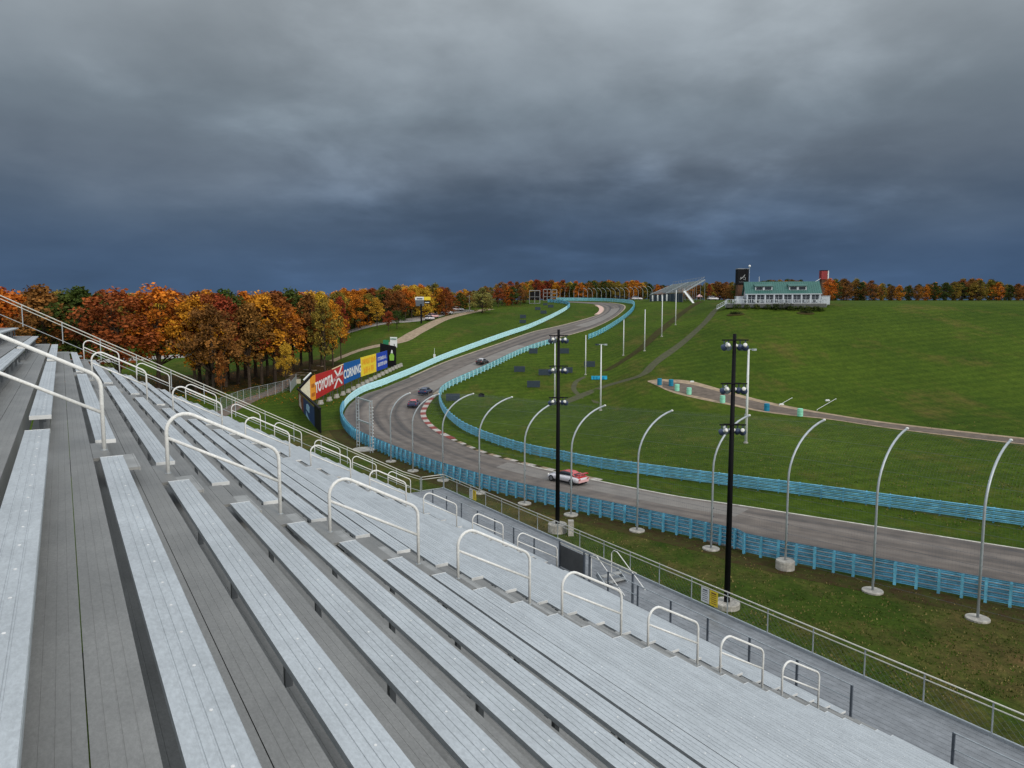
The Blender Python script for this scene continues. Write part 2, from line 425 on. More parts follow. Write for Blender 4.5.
def ribbon(L_, R_, up, across=4, uvs=False):
    mb = MB(); uv = []; s = 0; prev = None
    for a, b in zip(L_, R_):
        c = (a + b) / 2
        if prev is not None: s += (c - prev).length
        prev = c
        for k in range(across + 1):
            p = a.lerp(b, k / across); mb.v.append((p.x, p.y, zg(p.x, p.y) + up)); uv.append((k / across, s))
    n = across + 1
    for i in range(len(L_) - 1):
        for k in range(across):
            q = (i * n + k, i * n + k + 1, (i + 1) * n + k + 1, (i + 1) * n + k)
            mb.f.append(q); mb.m.append(0)
    if uvs: mb.uv = uv
    return mb
def orient_up(mb):
    out = []
    for f in mb.f:
        a, b, c = [Vector(mb.v[i]) for i in f[:3]]
        out.append(f if (b - a).cross(c - b).z > 0 else f[::-1])
    mb.f = out; return mb
def offset(pts, d):
    out = []
    for i, p in enumerate(pts):
        t = (pts[min(i + 1, len(pts) - 1)] - pts[max(i - 1, 0)]); t.z = 0; t.normalize()
        out.append(Vector((p.x - t.y * d, p.y + t.x * d, p.z)))
    return out
def strip(center, w, up, m, name, kind='structure', across=2):
    return struct(name, orient_up(ribbon(offset(center, w / 2), offset(center, -w / 2), up, across)), m)

# ------------------------------------------------------------------ race track
pairs = [((785, 559.5), (831, 519.5)), ((690, 535.5), (745, 506.2)), ((622, 519.5), (670, 495)), ((533, 499.5), (594, 480)), ((489, 488), (535, 467)),
 ((436, 471), (484, 453.6)), ((400, 457), (458, 443)), ((375, 446), (440.6, 435)), ((357, 437), (431, 429)), ((347.5, 427), (423.4, 421.6)),
 ((344, 415), (420.3, 413.8)), ((350.5, 404), (423.4, 406)), ((364, 395), (429.7, 398)), ((384, 388), (440.6, 389.5)), ((410, 377.5), (456, 381.5)),
 ((442, 363.5), (480, 369)), ((470, 353.5), (505, 357)), ((500, 343.4), (530, 346.5)), ((531, 332.5), (556, 338.5)), ((550, 328), (575, 333.5)),
 ((567, 324), (594, 327.6)), ((587.5, 318.4), (611, 319.5)), ((600, 313.8), (621, 312.5)), ((603.5, 309.5), (625, 307)), ((601, 306.3), (620, 304.2)),
 ((593, 304.2), (605, 302.6)), ((578, 303), (583, 301.9)), ((560, 302.3), (560, 301.3))]
TO = [G(*a) for a, b in pairs]; TI = [G(*b) for a, b in pairs]
eo = (TO[0] - TO[1]).normalized() * 45; ei = (TI[0] - TI[1]).normalized() * 45
TO = [TO[0] + ei] + TO; TI = [TI[0] + ei] + TI
TOs = catmull(TO, -14); TIs = catmull(TI, -14)
struct('race_track', orient_up(ribbon(TOs, TIs, .05, 10, True)), M['track'], smooth=True)
def px_path(pts, step=1.5): return resample(catmull([G(*p) for p in pts], step), step)
# edge lines
ti_near = [p for p in TIs if p.y < 82]
strip(resample(offset(ti_near, .15), 2), .24, .058, M['line'], 'edge_line')
k0 = next(i for i, p in enumerate(TOs) if p.y > 150); k1 = len(TOs) - 30
strip(resample(TOs[k0:k1], 2), .55, .058, M['oldline'], 'edge_line')
kk = [i for i, p in enumerate(TIs) if p.y > 135]
strip(resample(TIs[kk[0]:kk[-1] - 30], 2), .5, .058, M['oldline'], 'edge_line')
# pale repair patches on the surface
def lane(f0, f1, c0, c1, name='pale_lane', up=.054, m='patch'):
    i0 = int(f0 * (len(TOs) - 1)); i1 = int(f1 * (len(TOs) - 1))
    A = [TOs[i].lerp(TIs[i], c0) for i in range(i0, i1)]; B = [TOs[i].lerp(TIs[i], c1) for i in range(i0, i1)]
    struct(name, orient_up(ribbon(A, B, up, 4)), M[m], smooth=True)
def frac(x, y):
    g_ = G(x, y); j = min(range(len(TIs)), key=lambda i: (TIs[i] - g_).length); return j / (len(TIs) - 1)
lane(frac(748, 507), frac(508, 460), .64, .92)
lane(frac(438, 391), frac(532, 346), .60, .93)
lane(frac(594, 328), frac(625, 307), .35, .75)
# kerbs
def kerb(path, w, seg, mats, name, up=.1, gapevery=0):
    mb = MB(); P = resample(path, seg); O = offset(P, -w)
    for i in range(len(P) - 1):
        if gapevery and i % gapevery == 1: continue
        q = [P[i], P[i + 1], O[i + 1], O[i]]
        top = [onground(v, up if k < 2 else up + .03) for k, v in enumerate(q)]; bot = [onground(v, .02) for v in q]
        mb.add(top + bot, [(0, 1, 2, 3), (3, 2, 1, 0)[::1] if 0 else (0, 4, 5, 1), (1, 5, 6, 2), (2, 6, 7, 3), (3, 7, 4, 0)], i % len(mats))
    for k, f in enumerate(mb.f):
        pass
    return struct(name, mb, mats)
ia = min(range(len(TIs)), key=lambda i: (TIs[i] - G(450, 439)).length); ib = min(range(len(TIs)), key=lambda i: (TIs[i] - G(433, 395)).length)
KW = -1
kerb(TIs[ia:ib], .9, 2.1, [M['kerbred'], M['kerbwhite']], 'kerb')
ic = min(range(len(TIs)), key=lambda i: (TIs[i] - G(600, 481.5)).length)
kerb(TIs[ic:ia], .6, 1.1, [M['kerbwhite'], M['tan'], M['soil']], 'kerb', .07)
kerb(TIs[ib:min(range(len(TIs)), key=lambda i: (TIs[i] - G(470, 375)).length)], .7, 2.0, [M['oldline'], M['kerbwhite'], M['oldline']], 'kerb')
j0 = min(range(len(TOs)), key=lambda i: (TOs[i] - G(598, 314.5)).length); j1 = min(range(len(TOs)), key=lambda i: (TOs[i] - G(599, 305.3)).length)
kerb(TOs[j0:j1], -1.6, 2.5, [mat('kerb_pink', (.62, .42, .36), .8, 0, .15)], 'kerb')

# ------------------------------------------------------------------ other paths
strip(px_path([(296, 376), (323, 365), (354.5, 352), (395, 342.5), (417, 332), (442, 319.6), (467, 313), (490, 309)]), 4.2, .03, M['tan'], 'dirt_path')
strip(px_path([(-60, 372), (120, 360), (240, 352), (306, 343), (348, 332), (404.5, 321), (442, 313.5), (470, 310)], 3), 8.0, .03, M['palegravel'], 'gravel_road')
strip(px_path([(200, 423), (252, 399), (274, 391), (309, 369.5), (322, 365.5)]), 3.2, .035, M['road'], 'service_road')
strip(px_path([(701, 301.6), (662.5, 328.8), (643.7, 346), (626.6, 358.4), (606, 371)]), 2.3, .03, M['rut'], 'tyre_track')
strip(px_path([(722, 305.5), (709, 317.8), (697, 330), (670, 352), (653, 364.7), (640, 376), (600, 388), (560, 404)]), 2.0, .03, M['rut2'], 'gravel_track')
strip(px_path([(600, 403), (584, 398), (574, 390), (577, 381), (590, 375)]), 1.0, .028, M['rut2'], 'drain_track')
top = [(647.5, 381), (668, 379.5), (692.5, 381.5), (733.7, 393), (771, 402.5), (808.7, 410), (832, 414), (900, 424), (1080, 444)]
bot = [(648, 382), (668, 391), (696, 398.5), (730, 405.3), (756, 411), (790, 415.6), (832, 420), (900, 430), (1080, 451)]
A = catmull([G(*p) for p in top], -8); B = catmull([G(*p) for p in bot], -8)
struct('access_road_verge', orient_up(ribbon(A, B, .03, 6)), M['tan'])
struct('access_road', orient_up(ribbon([a.lerp(b, .22) for a, b in zip(A, B)][6:], [a.lerp(b, .86) for a, b in zip(A, B)][6:], .036, 4)), M['road'])
# ------------------------------------------------------------------ outer verge between the stand and the track
OBpx = [(807.8, 567.5), (745, 551), (692.5, 538.6), (622, 522.3), (582, 513.3), (544.8, 504.6), (489, 491), (436.5, 474.5), (400, 460.5), (375, 449.5), (357, 440.5),
 (346, 430), (341.5, 420), (342.5, 412), (349, 402.5), (363, 393), (383.8, 385.6), (410, 374.8), (442, 360.6), (470, 349.8), (500, 338.8), (520, 332), (531, 328), (551.6, 318.4), (566, 310.3), (569.5, 306.5), (565, 304), (555, 302.8), (548, 302.4)]
OB = [G(*p) for p in OBpx]
OB = [OB[0] + ei] + OB
OBs = resample(catmull(OB, 1.0), 1.9)
strip([p for p in resample(offset(OBs, 8.2), 1.5) if p.y < 104], 17.0, .022, M['grass_dry'], 'worn_verge', across=10)
strip([p for p in resample(offset(OBs, 1.3), 1.5) if p.y < 106], 2.4, .032, M['soil'], 'bare_soil_strip')

# ------------------------------------------------------------------ armco barriers
def wprofile(h):                                          # one W beam, (out, z)
    return [(0, -.5 * h), (.075, -.34 * h), (.075, -.2 * h), (.015, -.05 * h), (.015, .05 * h), (.075, .2 * h), (.075, .34 * h), (0, .5 * h)]
def barrier(name, path, label, side, rails, height, mrail, mpost, group='blue guard rails round the track', stations=1.9, post_h=None, postw=.13):
    P = resample(path, stations)
    P = [onground(p) for p in P]
    root = empty(name, P[len(P) // 2], label, 'guard rail', group)
    pitch = height / rails
    O = offset(P, 1.0)
    nrm = [((o - p) * -side) for o, p in zip(O, P)]
    for n_ in nrm: n_.z = 0; n_.normalize()
    for r_ in range(rails):
        zc = .12 + pitch * (r_ + .5); pr = wprofile(pitch * (.97 if mrail is M['paleblue'] else .82))
        mb = MB(); secs = []
        for p, n_ in zip(P, nrm):
            front = [p + n_ * (.06 + o_) + Z * (zc + z_) for o_, z_ in pr]
            back = [p + n_ * (.052 + o_) + Z * (zc + z_ * .985) for o_, z_ in reversed(pr)]
            secs.append(front + back)
        mb.loft(secs); obj('rail', mb, mrail, root)
    posts = list(range(len(P)))
    posts.sort(key=lambda i: P[i].length)
    rest = MB()
    for k, i in enumerate(posts):
        t = nrm[i].cross(Z); mb = MB() if k < 100 else rest
        ax = (t, nrm[i], Z); ph = (post_h or height + .14)
        c = P[i] + Z * (ph / 2 - .05)
        mb.box(c - nrm[i] * .02, (postw, .012, ph), ax); mb.box(c - nrm[i] * .10, (.012, .15, ph), ax); mb.box(c - nrm[i] * .18, (postw, .012, ph), ax)
        if k < 100: obj('post', mb, mpost, root)
    if rest.v: tag(obj('post', rest, mpost, root), kind='stuff')
    return root, P
iA = min(range(len(OBs)), key=lambda i: (OBs[i] - G(344, 409)).length)
_, OBp = barrier('guard_rail', OBs[:iA + 1], 'blue five rail barrier with posts running below the grandstand', 1, 5, 1.42, M['blue'], M['bluepost'], stations=1.2, postw=.16)
iB = min(range(len(OBs)), key=lambda i: (OBs[i] - G(567, 309.5)).length)
barrier('guard_rail', OBs[iA:iB + 1], 'pale light blue barrier climbing the hill on the left side of the track', 1, 3, 1.35, M['paleblue'], M['paleblue'], post_h=1.15)
barrier('guard_rail', OBs[iB:], 'blue barrier end curling left behind the grass at the top of the hill', 1, 3, 1.35, M['blue'], M['bluepost'])
IB = [G(*p) for p in [(831, 500.3), (786, 494.5), (727, 486.5), (669, 479), (620, 472.2), (593.8, 468), (559.4, 461), (526.5, 454), (497, 445), (478, 437.5), (462.5, 430), (450, 420), (443, 411.5), (439.7, 402), (441, 394), (449, 387.8), (462, 381.5), (477, 374.8), (495.7, 366), (518, 355), (535, 348.5), (552, 343.2)]]
IB = [IB[0] + ei] + IB
IBs = resample(catmull(IB, 1.0), 1.9)
iC = min(range(len(IBs)), key=lambda i: (IBs[i] - G(441, 396)).length)
barrier('guard_rail', IBs[:iC + 1], 'blue barrier on the far side of the track, inside of the bend', -1, 4, 1.22, M['blue'], M['bluepost'])
barrier('guard_rail', IBs[iC:], 'ribbed light blue barrier on the inside of the straight leading up the hill', -1, 3, 1.22, M['tealpale'], M['paleblue'], postw=.3)
UB = [G(*p) for p in [(588.5, 339.3), (600, 334.5), (612, 327.5), (623, 320), (631, 313), (634.2, 306.7), (629, 303.5), (612, 301.9), (590, 301.2), (556, 300.9)]]
barrier('guard_rail', resample(catmull(UB, 1.5), 2.2), 'light blue barrier round the outside of the last bend at the hilltop', -1, 3, 1.35, M['tealpale'], M['bluepost'])

# ------------------------------------------------------------------ near grandstand
RUN, RISE, PER0, ZB0 = .762, .406, 1.854, -2.578
N0, N1 = -8, 22
SECT = [(-14.0, 10.255), (11.685, 25.45), (26.85, 40.8)]
def zb(n): return ZB0 - RISE * n
def pp(n): return PER0 + RUN * n
stand = empty('grandstand', SP(9, 15, -H), 'tiered aluminium grandstand of long bench seats in the foreground', 'grandstand')
seat_list = [(n, s) for n in range(N0, N1 + 1) for s in range(3)]
prof = [(0, 0), (0, -.012), (.0, -.05), (.012, -.05), (.012, -.02), (.242, -.02), (.242, -.05), (.254, -.05), (.254, -.006), (.25, 0), (.190, 0), (.187, -.005), (.180, -.005), (.177, 0),
        (.133, 0), (.130, -.005), (.123, -.005), (.120, 0), (.077, 0), (.074, -.005), (.067, -.005), (.064, 0), (.006, 0)]
prof = prof[::-1]
seat_list.sort(key=lambda q: abs(q[0] - 3) + (0, 6, 14)[q[1]])
restm = MB(); restcap = MB()
for k, (n, s) in enumerate(seat_list):
    a0, a1 = SECT[s]; mb = MB()
    jit = random.uniform(-.006, .006)
    secs = []
    L = a1 - a0; ns = 2
    for q in range(ns + 1):
        al = a0 + L * q / ns
        secs.append([SP(pp(n) + x, al, zb(n) + z_ + jit) for x, z_ in prof])
    mb.loft(secs, 0, cap=False)
    for e, sg in ((a0, -1), (a1, 1)):
        mb.box(SP(pp(n) + .127, e + .006 * sg, zb(n) - .026 + jit), (.258, .012, .056), (D, U, Z), 1)
    al = a0 + .35
    while al < a1:                                       # clamp heads on the seat
        mb.lathe(SP(pp(n) + .155, al, zb(n) + jit + .0005), [(.010, 0), (.008, .003)], 6, 1); al += .46 + random.uniform(-.03, .03)
    o = mb
    if k < 93: obj('seat_plank', mb, [M['alu'], M['alu_end']], stand)
    else:
        raise SystemExit('too many seats')
for n in range(N0, N1 + 1):
    mb = MB()
    p0 = pp(n) - .05; p1 = pp(n + 1) - .075; zt = zb(n) - .43
    a0, a1 = SECT[0][0], 42.6
    w3 = (p1 - p0) / 3
    for (q0, q1) in ((p0, p0 + w3 - .003), (p0 + w3 + .003, p0 + 2 * w3 - .003), (p0 + 2 * w3 + .003, p1)):
        ng = 4; gw = (q1 - q0) / ng; pf = [(q0, -.04), (q1, -.04), (q1, 0)]
        for g_ in range(ng - 1, 0, -1):
            gx = q0 + gw * g_; pf += [(gx + .003, 0), (gx + .0015, -.0015), (gx - .0015, -.0015), (gx - .003, 0)]
        pf.append((q0, 0))
        mb.loft([[SP(x_, e_, zt + z_) for x_, z_ in pf] for e_ in (a0, a1)])
    mb.box(SP(p1 - .006, (a0 + a1) / 2, zt - .04 - .18), (.012, a1 - a0, .36), (D, U, Z))
    obj('footboard', mb, M['tread'], stand)
mb = MB()                                                # seat brackets, far more than one could count from here
for n in range(N0, N1 + 1):
    for sct in range(3):
        b0, b1 = SECT[sct]; al = b0 + .55
        while al < b1 - .3:
            mb.box(SP(pp(n) + .12, al, zb(n) - .22), (.05, .05, .33), (D, U, Z)); mb.box(SP(pp(n) + .127, al, zb(n) - .065), (.22, .06, .03), (D, U, Z))
            al += 1.83
tag(obj('seat_bracket', mb, M['frame'], stand), kind='stuff')
# half steps in the aisles, rows of planks
for ai, (a0, a1) in enumerate(((10.33, 11.61), (25.52, 26.78), (40.88, 42.1))):
    for n in range(-3, N1):
        mb = MB(); mb.box(SP(pp(n + 1) + .027, (a0 + a1) / 2, zb(n) - .43 - .02), (.196, (a1 - a0) * .98, .038), (D, U, Z))
        obj('aisle_landing', mb, M['tread'], stand)
        mb = MB(); mb.box(SP(pp(n + 1) + .29, (a0 + a1) / 2, zb(n) - .43 - .20), (.30, (a1 - a0) * .82, .035), (D, U, Z))
        mb.box(SP(pp(n + 1) + .452, (a0 + a1) / 2, zb(n) - .43 - .205), (.02, (a1 - a0) * .82, .05), (D, U, Z), 0)
        obj('aisle_step', mb, [M['step'], M['alu_end']], stand)
# frame below
for al in (-9, -2, 5, 12.2, 19, 25, 32, 38, 42.4):
    mb = MB(); mb.span(SP(pp(N0), al, zb(N0) - .62), SP(pp(N1) + .6, al, zb(N1) - .93), .1, .22)
    for pe in (-2, 3, 8, 13, 18.5):
        zt = zb(0) - (pe - PER0) * RISE / RUN - .75
        mb.span(SP(pe, al, zt), SP(pe, al, -H), .12, .12)
    obj('steel_frame', mb, M['frame'], stand)
# front walkway at the foot of the seats
DZ = -12.0
mb = MB()
for i in range(11):
    q0 = 19.25 + i * .25
    if q0 > 21.9: break
    mb.box(SP(q0 + .121, 14.5, DZ - .03), (.238, 59.4 if q0 > 20.3 else 59.4, .04), (D, U, Z))
obj('walkway_deck', mb, M['deck'], stand)
mb = MB(); mb.box(SP(22.02, 14.5, DZ - .02), (.07, 59.4, .22), (D, U, Z)); obj('edge_beam', mb, M['galv'], stand)
mb = MB()
for al in range(-14, 45, 4):
    for pe in (19.6, 21.8): mb.span(SP(pe, al, DZ - .08), SP(pe, al, -H), .1, .1)
obj('walkway_leg', mb, M['frame'], stand)

# aisle handrails (proto in local coordinates: +x down the slope)
def handrail(name, label, nrows, group, posts_dz):
    root = empty(name, (0, 0, 0), label, 'handrail', group)
    Lx = RUN * nrows; k = RISE / RUN; h = 1.0; r_ = .027
    pts = [(0, 0, -.45)]; c = .24
    def arc(cx, cz, a0, a1, m=7):
        return [(cx + c * math.cos(a0 + (a1 - a0) * i / m), 0, cz + c * math.sin(a0 + (a1 - a0) * i / m)) for i in range(m + 1)]
    sl = math.atan(k)
    # left corner, circle tangent to the post and to the sloping rail
    def corner(x0, ztop, left):
        if left:
            a_end = math.pi / 2 - sl; cz = ztop - k * c - c / math.cos(sl) * 1.0
            return [(x0 + c + c * math.cos(a), 0, cz + c * math.sin(a)) for a in np.linspace(math.pi, a_end, 8)]
        cz = ztop + k * c - c / math.cos(sl)
        return [(x0 - c + c * math.cos(a), 0, cz + c * math.sin(a)) for a in np.linspace(math.pi / 2 - sl, 0, 8)]
    pts = [(0, 0, posts_dz)] + corner(0, h, True) + corner(Lx, h - k * Lx, False) + [(Lx, 0, -k * Lx + posts_dz)]
    mb = MB(); mb.tube(pts, r_, 10); obj('frame', mb, M['rail'], root, world=False, smooth=True)
    mb = MB(); mb.tube([(0, 0, h * .52), (Lx, 0, h * .52 - k * Lx)], r_ * .85, 8); obj('mid_rail', mb, M['rail'], root, world=False, smooth=True)
    for x_, z_ in ((0, 0), (Lx, -k * Lx)):
        mb = MB(); mb.lathe((x_, 0, z_ + posts_dz), [(.065, 0), (.065, .012), (.042, .02), (.042, .06)], 10); obj('base_collar', mb, M['galv'], root, world=False)
    return root
RZ = math.atan2(D.y, D.x)
words = ['first', 'second', 'third', 'fourth', 'fifth', 'sixth', 'seventh', 'eighth', 'ninth']
for A_, n_s, cnt, wherea, pdz in ((10.93, -3.9, 9, 'the nearest aisle', -.04), (26.2, -1.44, 7, 'the middle aisle', -.02), (41.5, -1.27, 8, 'the far aisle by the end fence', -.13)):
    pr = handrail('aisle_handrail', 'x', 2.0, 'white aisle handrails', pdz); used = False
    for i in range(cnt):
        n_ = n_s + 3 * i
        if n_ > N1 - 2.0: continue
        place(pr, used, SP(pp(n_), A_, zb(n_)), RZ, 'white tubular handrail, %s from the top in %s' % (words[i], wherea), 'white aisle handrails'); used = True
pl = handrail('aisle_handrail', 'long white handrail at the foot of the middle aisle of the grandstand', 2.85, 'white aisle handrails', -.03)
place(pl, False, SP(pp(19.56), 26.2, zb(19.56)), RZ)

# outer walkway fence and end fence, double cream top rails on galvanised posts
def fence(name, pts, label, h, gap, postm, railm, every=1.9, mesh=True, rails=((0, .026), (.17, .022)), posth=None, group=None, lowrail=True):
    root = empty(name, pts[0], label, 'fence', group)
    for dz, r_ in rails:
        mb = MB(); mb.tube([p + Z * (h - dz) for p in pts], r_, 8); obj('top_rail', mb, railm, root, smooth=True)
    if lowrail:
        mb = MB(); mb.tube([p + Z * .08 for p in pts], .018, 6); obj('bottom_rail', mb, postm, root)
    P = resample(pts, every)
    for p in P:
        mb = MB(); mb.tube([p - Z * .05, p + Z * h], .024, 6); obj('post', mb, postm, root)
    if mesh:
        mb = MB(); wr = .0022; st = .22
        for a, b in zip(pts, pts[1:]):
            d = b - a; L = d.length; n_ = int(L / st)
            for i in range(n_):
                for sgn in (1, -1):
                    x0 = i * st; x1 = x0 + (h - .2)
                    if x1 > L: continue
                    pa = a + d * (x0 / L) + Z * (.08 if sgn > 0 else h - .12); pb = a + d * (x1 / L) + Z * (h - .12 if sgn > 0 else .08)
                    mb.tube([pa, pb], wr, 3, cap=False)
        if mb.v: obj('wire_mesh', mb, M['galvdark'], root)
    return root
fence('walkway_fence', [SP(22.0, 43.9, DZ), SP(22.0, -14, DZ)], 'double railed wire fence along the outer edge of the front walkway', 1.02, 0, M['galv'], M['creamrail'])
e_z = lambda pe: -11.0 - 1.02 + (20.3 - pe) * RISE / RUN
fence('end_fence', [SP(22.0, 44.0, DZ), SP(20.35, 44.0, DZ)], 'short double rail closing the end of the walkway by the track bend', 1.02, 0, M['galv'], M['creamrail'], every=1.6, mesh=False)
fence('end_fence', [SP(20.25, 44.0, DZ), SP(19.0, 44.0, e_z(19.3)), SP(-5, 44.0, e_z(-5 + .3))], 'double railed fence sloping down the far end of the grandstand', 1.05, 0, M['galv'], M['creamrail'], every=1.9, mesh=False)
# dark posted rail between the front row and the walkway
gr = empty('front_guard', SP(19.5, 20, DZ), 'low guard rail with dark posts in front of the first row of seats', 'guard rail')
al = 27.6
segs = [(-14, 9.0), (11.9, 23.2), (27.0, 40.5)]
for s0, s1 in segs:
    for z_ in (1.0, .55):
        mb = MB(); mb.tube([SP(19.5, s0, DZ + z_), SP(19.5, s1, DZ + z_)], .02, 6); obj('rail', mb, M['galv'], gr)
    n_ = int((s1 - s0) / 1.7)
    for i in range(n_ + 1):
        al = s0 + (s1 - s0) * i / n_
        mb = MB(); mb.box(SP(19.5, al, DZ + .5), (.05, .07, 1.0), (D, U, Z)); obj('post', mb, M['galvdark'], gr)
# exit stair at the foot of the middle aisle
st = empty('exit_stair', SP(20.6, 23.5, -H), 'steel stair with white handrails at the foot of the middle aisle', 'stairs')
for i in range(8):
    mb = MB(); mb.box(SP(20.6, 24.3 - .28 * i, DZ + .30 - .19 * i), (1.1, .26, .04), (D, U, Z)); obj('tread', mb, M['step'], st)
for pe in (20.0, 21.2):
    mb = MB(); mb.span(SP(pe, 24.6, DZ + .35), SP(pe, 21.6, DZ - 1.55), .05, .2); obj('stringer', mb, M['galv'], st)
    mb = MB(); mb.tube([SP(pe, 25.0, DZ + .05), SP(pe, 25.0, DZ + 1.0), SP(pe, 24.85, DZ + 1.16), SP(pe, 24.6, DZ + 1.16), SP(pe, 22.0, DZ - .45), SP(pe, 22.0, DZ - 1.2)], .022, 8); obj('handrail', mb, M['rail'], st)
gt = empty('stair_gate', SP(19.75, 24.6, DZ), 'galvanised gate frame with a dark infill panel by the exit stair', 'gate')
for al_ in (27.1, 25.2, 24.8, 21.9):
    mb = MB(); mb.box(SP(19.75, al_, DZ + .6), (.08, .08, 1.3), (D, U, Z)); obj('post', mb, M['galvdark'], gt)
for z_, a_, b_ in ((1.34, 27.3, 21.7), (1.18, 27.1, 21.9)):
    mb = MB(); mb.tube([SP(19.75, a_, DZ + z_), SP(19.75, b_, DZ + z_)], .028, 8); obj('top_rail', mb, M['creamrail'], gt)
mb = MB(); mb.box(SP(19.75, 26.15, DZ + .55), (.02, 1.8, 1.05), (D, U, Z)); obj('infill_panel', mb, mat('dark_infill', (.11, .115, .12), .5, .2), gt)

# notice boards on the walkway fence
def notice(x, z0, w, h, m, label, al):
    c = SP(21.94, al, DZ + z0 + h / 2); mb = MB(); mb.box(c, (.012, w, h), (D, U, Z))
    root = tag(obj('notice_board', mb, m), label, 'sign', 'notices on the walkway fence')
    t = MB()
    return root, c
nfront = -1 * D
for (al, m, ink, lab, body) in ((19.93, M['white'], M['galvdark'], 'white notice panel on the walkway fence, beside the yellow one at lower right', 0), (19.47, M['yellow'], M['brownred'], 'yellow notice panel on the walkway fence at lower right, beside the white one', 1),
                    (39.9, M['white'], M['galvdark'], 'small white notice panel on the far end of the walkway fence', 0), (39.45, M['yellow'], M['brownred'], 'small yellow notice panel on the far end of the walkway fence', 1)):
    root, c = notice(0, .22, .43, .62, m, lab, al)
    root.data.transform(Matrix.Translation(-c)); root.location = c
    mb = MB()
    for i in range(6):
        wd = .3 if i % 2 else .24
        mb.box(c - D * .009 + Z * (.22 - i * .085), (.006, wd, .022 if i else .05), (D, U, Z))
    obj('printed_lines', mb, ink, root)

# ------------------------------------------------------------------ curved catch fence posts
def fpost(base, dirv, h, reach, r_, label, group, foot=(.62, .12), bolts=True):
    root = empty('catch_fence_post', base, label, 'fence post', group)
    d = Vector((dirv.x, dirv.y, 0)).normalized()
    pts = [base, base + Z * (h * .35), base + Z * (h * .58)]
    hc = h * .62; R_ = h - hc
    pts.append(base + Z * hc)
    for i in range(1, 11):
        a = (math.pi / 2 * .86) * i / 10
        pts.append(base + Z * (hc + R_ * math.sin(a) / math.sin(math.pi / 2 * .86)) + d * (reach * (1 - math.cos(a)) / (1 - math.cos(math.pi / 2 * .86))))
    mb = MB(); mb.tube(pts, r_, 8); obj('pole', mb, M['galv'], root, smooth=True)
    if foot:
        mb = MB(); mb.lathe(base - Z * .2, [(foot[0], 0), (foot[0], .2 + foot[1] * .85), (foot[0] * .95, .2 + foot[1])], 18); obj('concrete_footing', mb, M['concrete'], root)
    if bolts:
        mb = MB(); z_ = .5
        for i in range(6):
            z_ = .6 + i * .62
            mb.box(base + Z * z_ + d * (r_ + .03), (.09, .09, .10)); 
        obj('cable_clamp', mb, M['galvdark'], root)
        mb = MB(); mb.lathe(pts[-1], [(.05, -.06), (.10, -.03), (.10, .05), (.04, .08)], 8); obj('end_cap', mb, M['lampwhite'], root)
    return root, pts
front = [(868, 589, 0), (785, 569, 1), (711, 549.5, 1), (637, 531.3, 1), (571, 515.5, 1), (524.6, 504.2, 1), (479.5, 493.5, 1), (443, 481, 1), (413, 471.5, 1), (391, 462, 1)]
land = ['beyond the right hand light mast', 'standing on a tall round concrete block at the right', 'just left of the nearer black light mast', 'midway between the two black light masts', 'next right of the farther black light mast', 'next left of the farther black light mast', 'second to the left of the farther black light mast', 'third to the left of the farther black light mast', 'fourth to the left of the farther black light mast', 'next to the steel gantry at the bend']
fpts = []
bases = [G(x, y) for x, y, _ in front]
stepv = (bases[1] - bases[2]); bases[0] = onground(bases[1] + stepv); bases = [onground(bases[1] + stepv * 3), onground(bases[1] + stepv * 2)] + bases
land = ['farthest right of the row', 'second from the right end of the row'] + land
for i, b in enumerate(bases):
    j = min(range(len(OBs)), key=lambda k: (OBs[k] - b).length)
    t = (OBs[min(j + 3, len(OBs) - 1)] - OBs[max(j - 3, 0)]).normalized(); d = Vector((t.y, -t.x, 0))
    d = (d + Vector((.35, .0, 0))).normalized()
    ft = (.62, .62) if i == 3 else (.62, .14)
    _, pts = fpost(b, d, (9.75, 9.75, 9.8, 9.8, 9.6, 9.35, 9.2, 9.1, 9.1, 8.9, 8.4, 8.0)[i], (4.1, 4.1, 4.1, 4.1, 3.8, 3.8, 3.8, 3.8, 3.7, 3.5, 3.1, 2.4)[i], .075, 'curved galvanised fence post %s' % land[i], 'curved catch fence posts along the near barrier', ft)
    fpts.append(pts)
# cables of the catch fence
cf = empty('catch_fence_cables', bases[4], 'thin steel cables strung between the curved fence posts by the near barrier', 'cable fence')
for k in range(9):
    zz_ = .6 + k * .62
    mb = MB(); mb.tube([b + Z * zz_ for b in bases], .006, 4); obj('cable', mb, M['galvdark'], cf)
for k in (6, 9, 12):
    mb = MB(); mb.tube([p[k] for p in fpts], .006, 4); obj('cable', mb, M['galvdark'], cf)
mb = MB()
for a_, b_ in zip(fpts, fpts[1:]):
    nv = int((a_[0] - b_[0]).length / .17)
    for i in range(nv):
        t = i / nv; mb.tube([a_[k].lerp(b_[k], t) + Z * (1.5 if k == 0 else 0) for k in (0, 2, 3, 4, 5, 6, 7, 8, 9, 10, 11, 12, 13)], .0019, 3, cap=False)
    for k in range(3, 13):
        for f in (0, .33, .66): mb.tube([a_[k].lerp(a_[k + 1], f), b_[k].lerp(b_[k + 1], f)], .0019, 3, cap=False)
    for q in range(20):
        f = q / 20; z0 = 1.5 + f * (a_[3].z - a_[0].z - 1.5); mb.tube([a_[0] + Z * z0, b_[0] + Z * z0], .0019, 3, cap=False)
obj('wire_mesh', mb, M['galvdark'], cf)
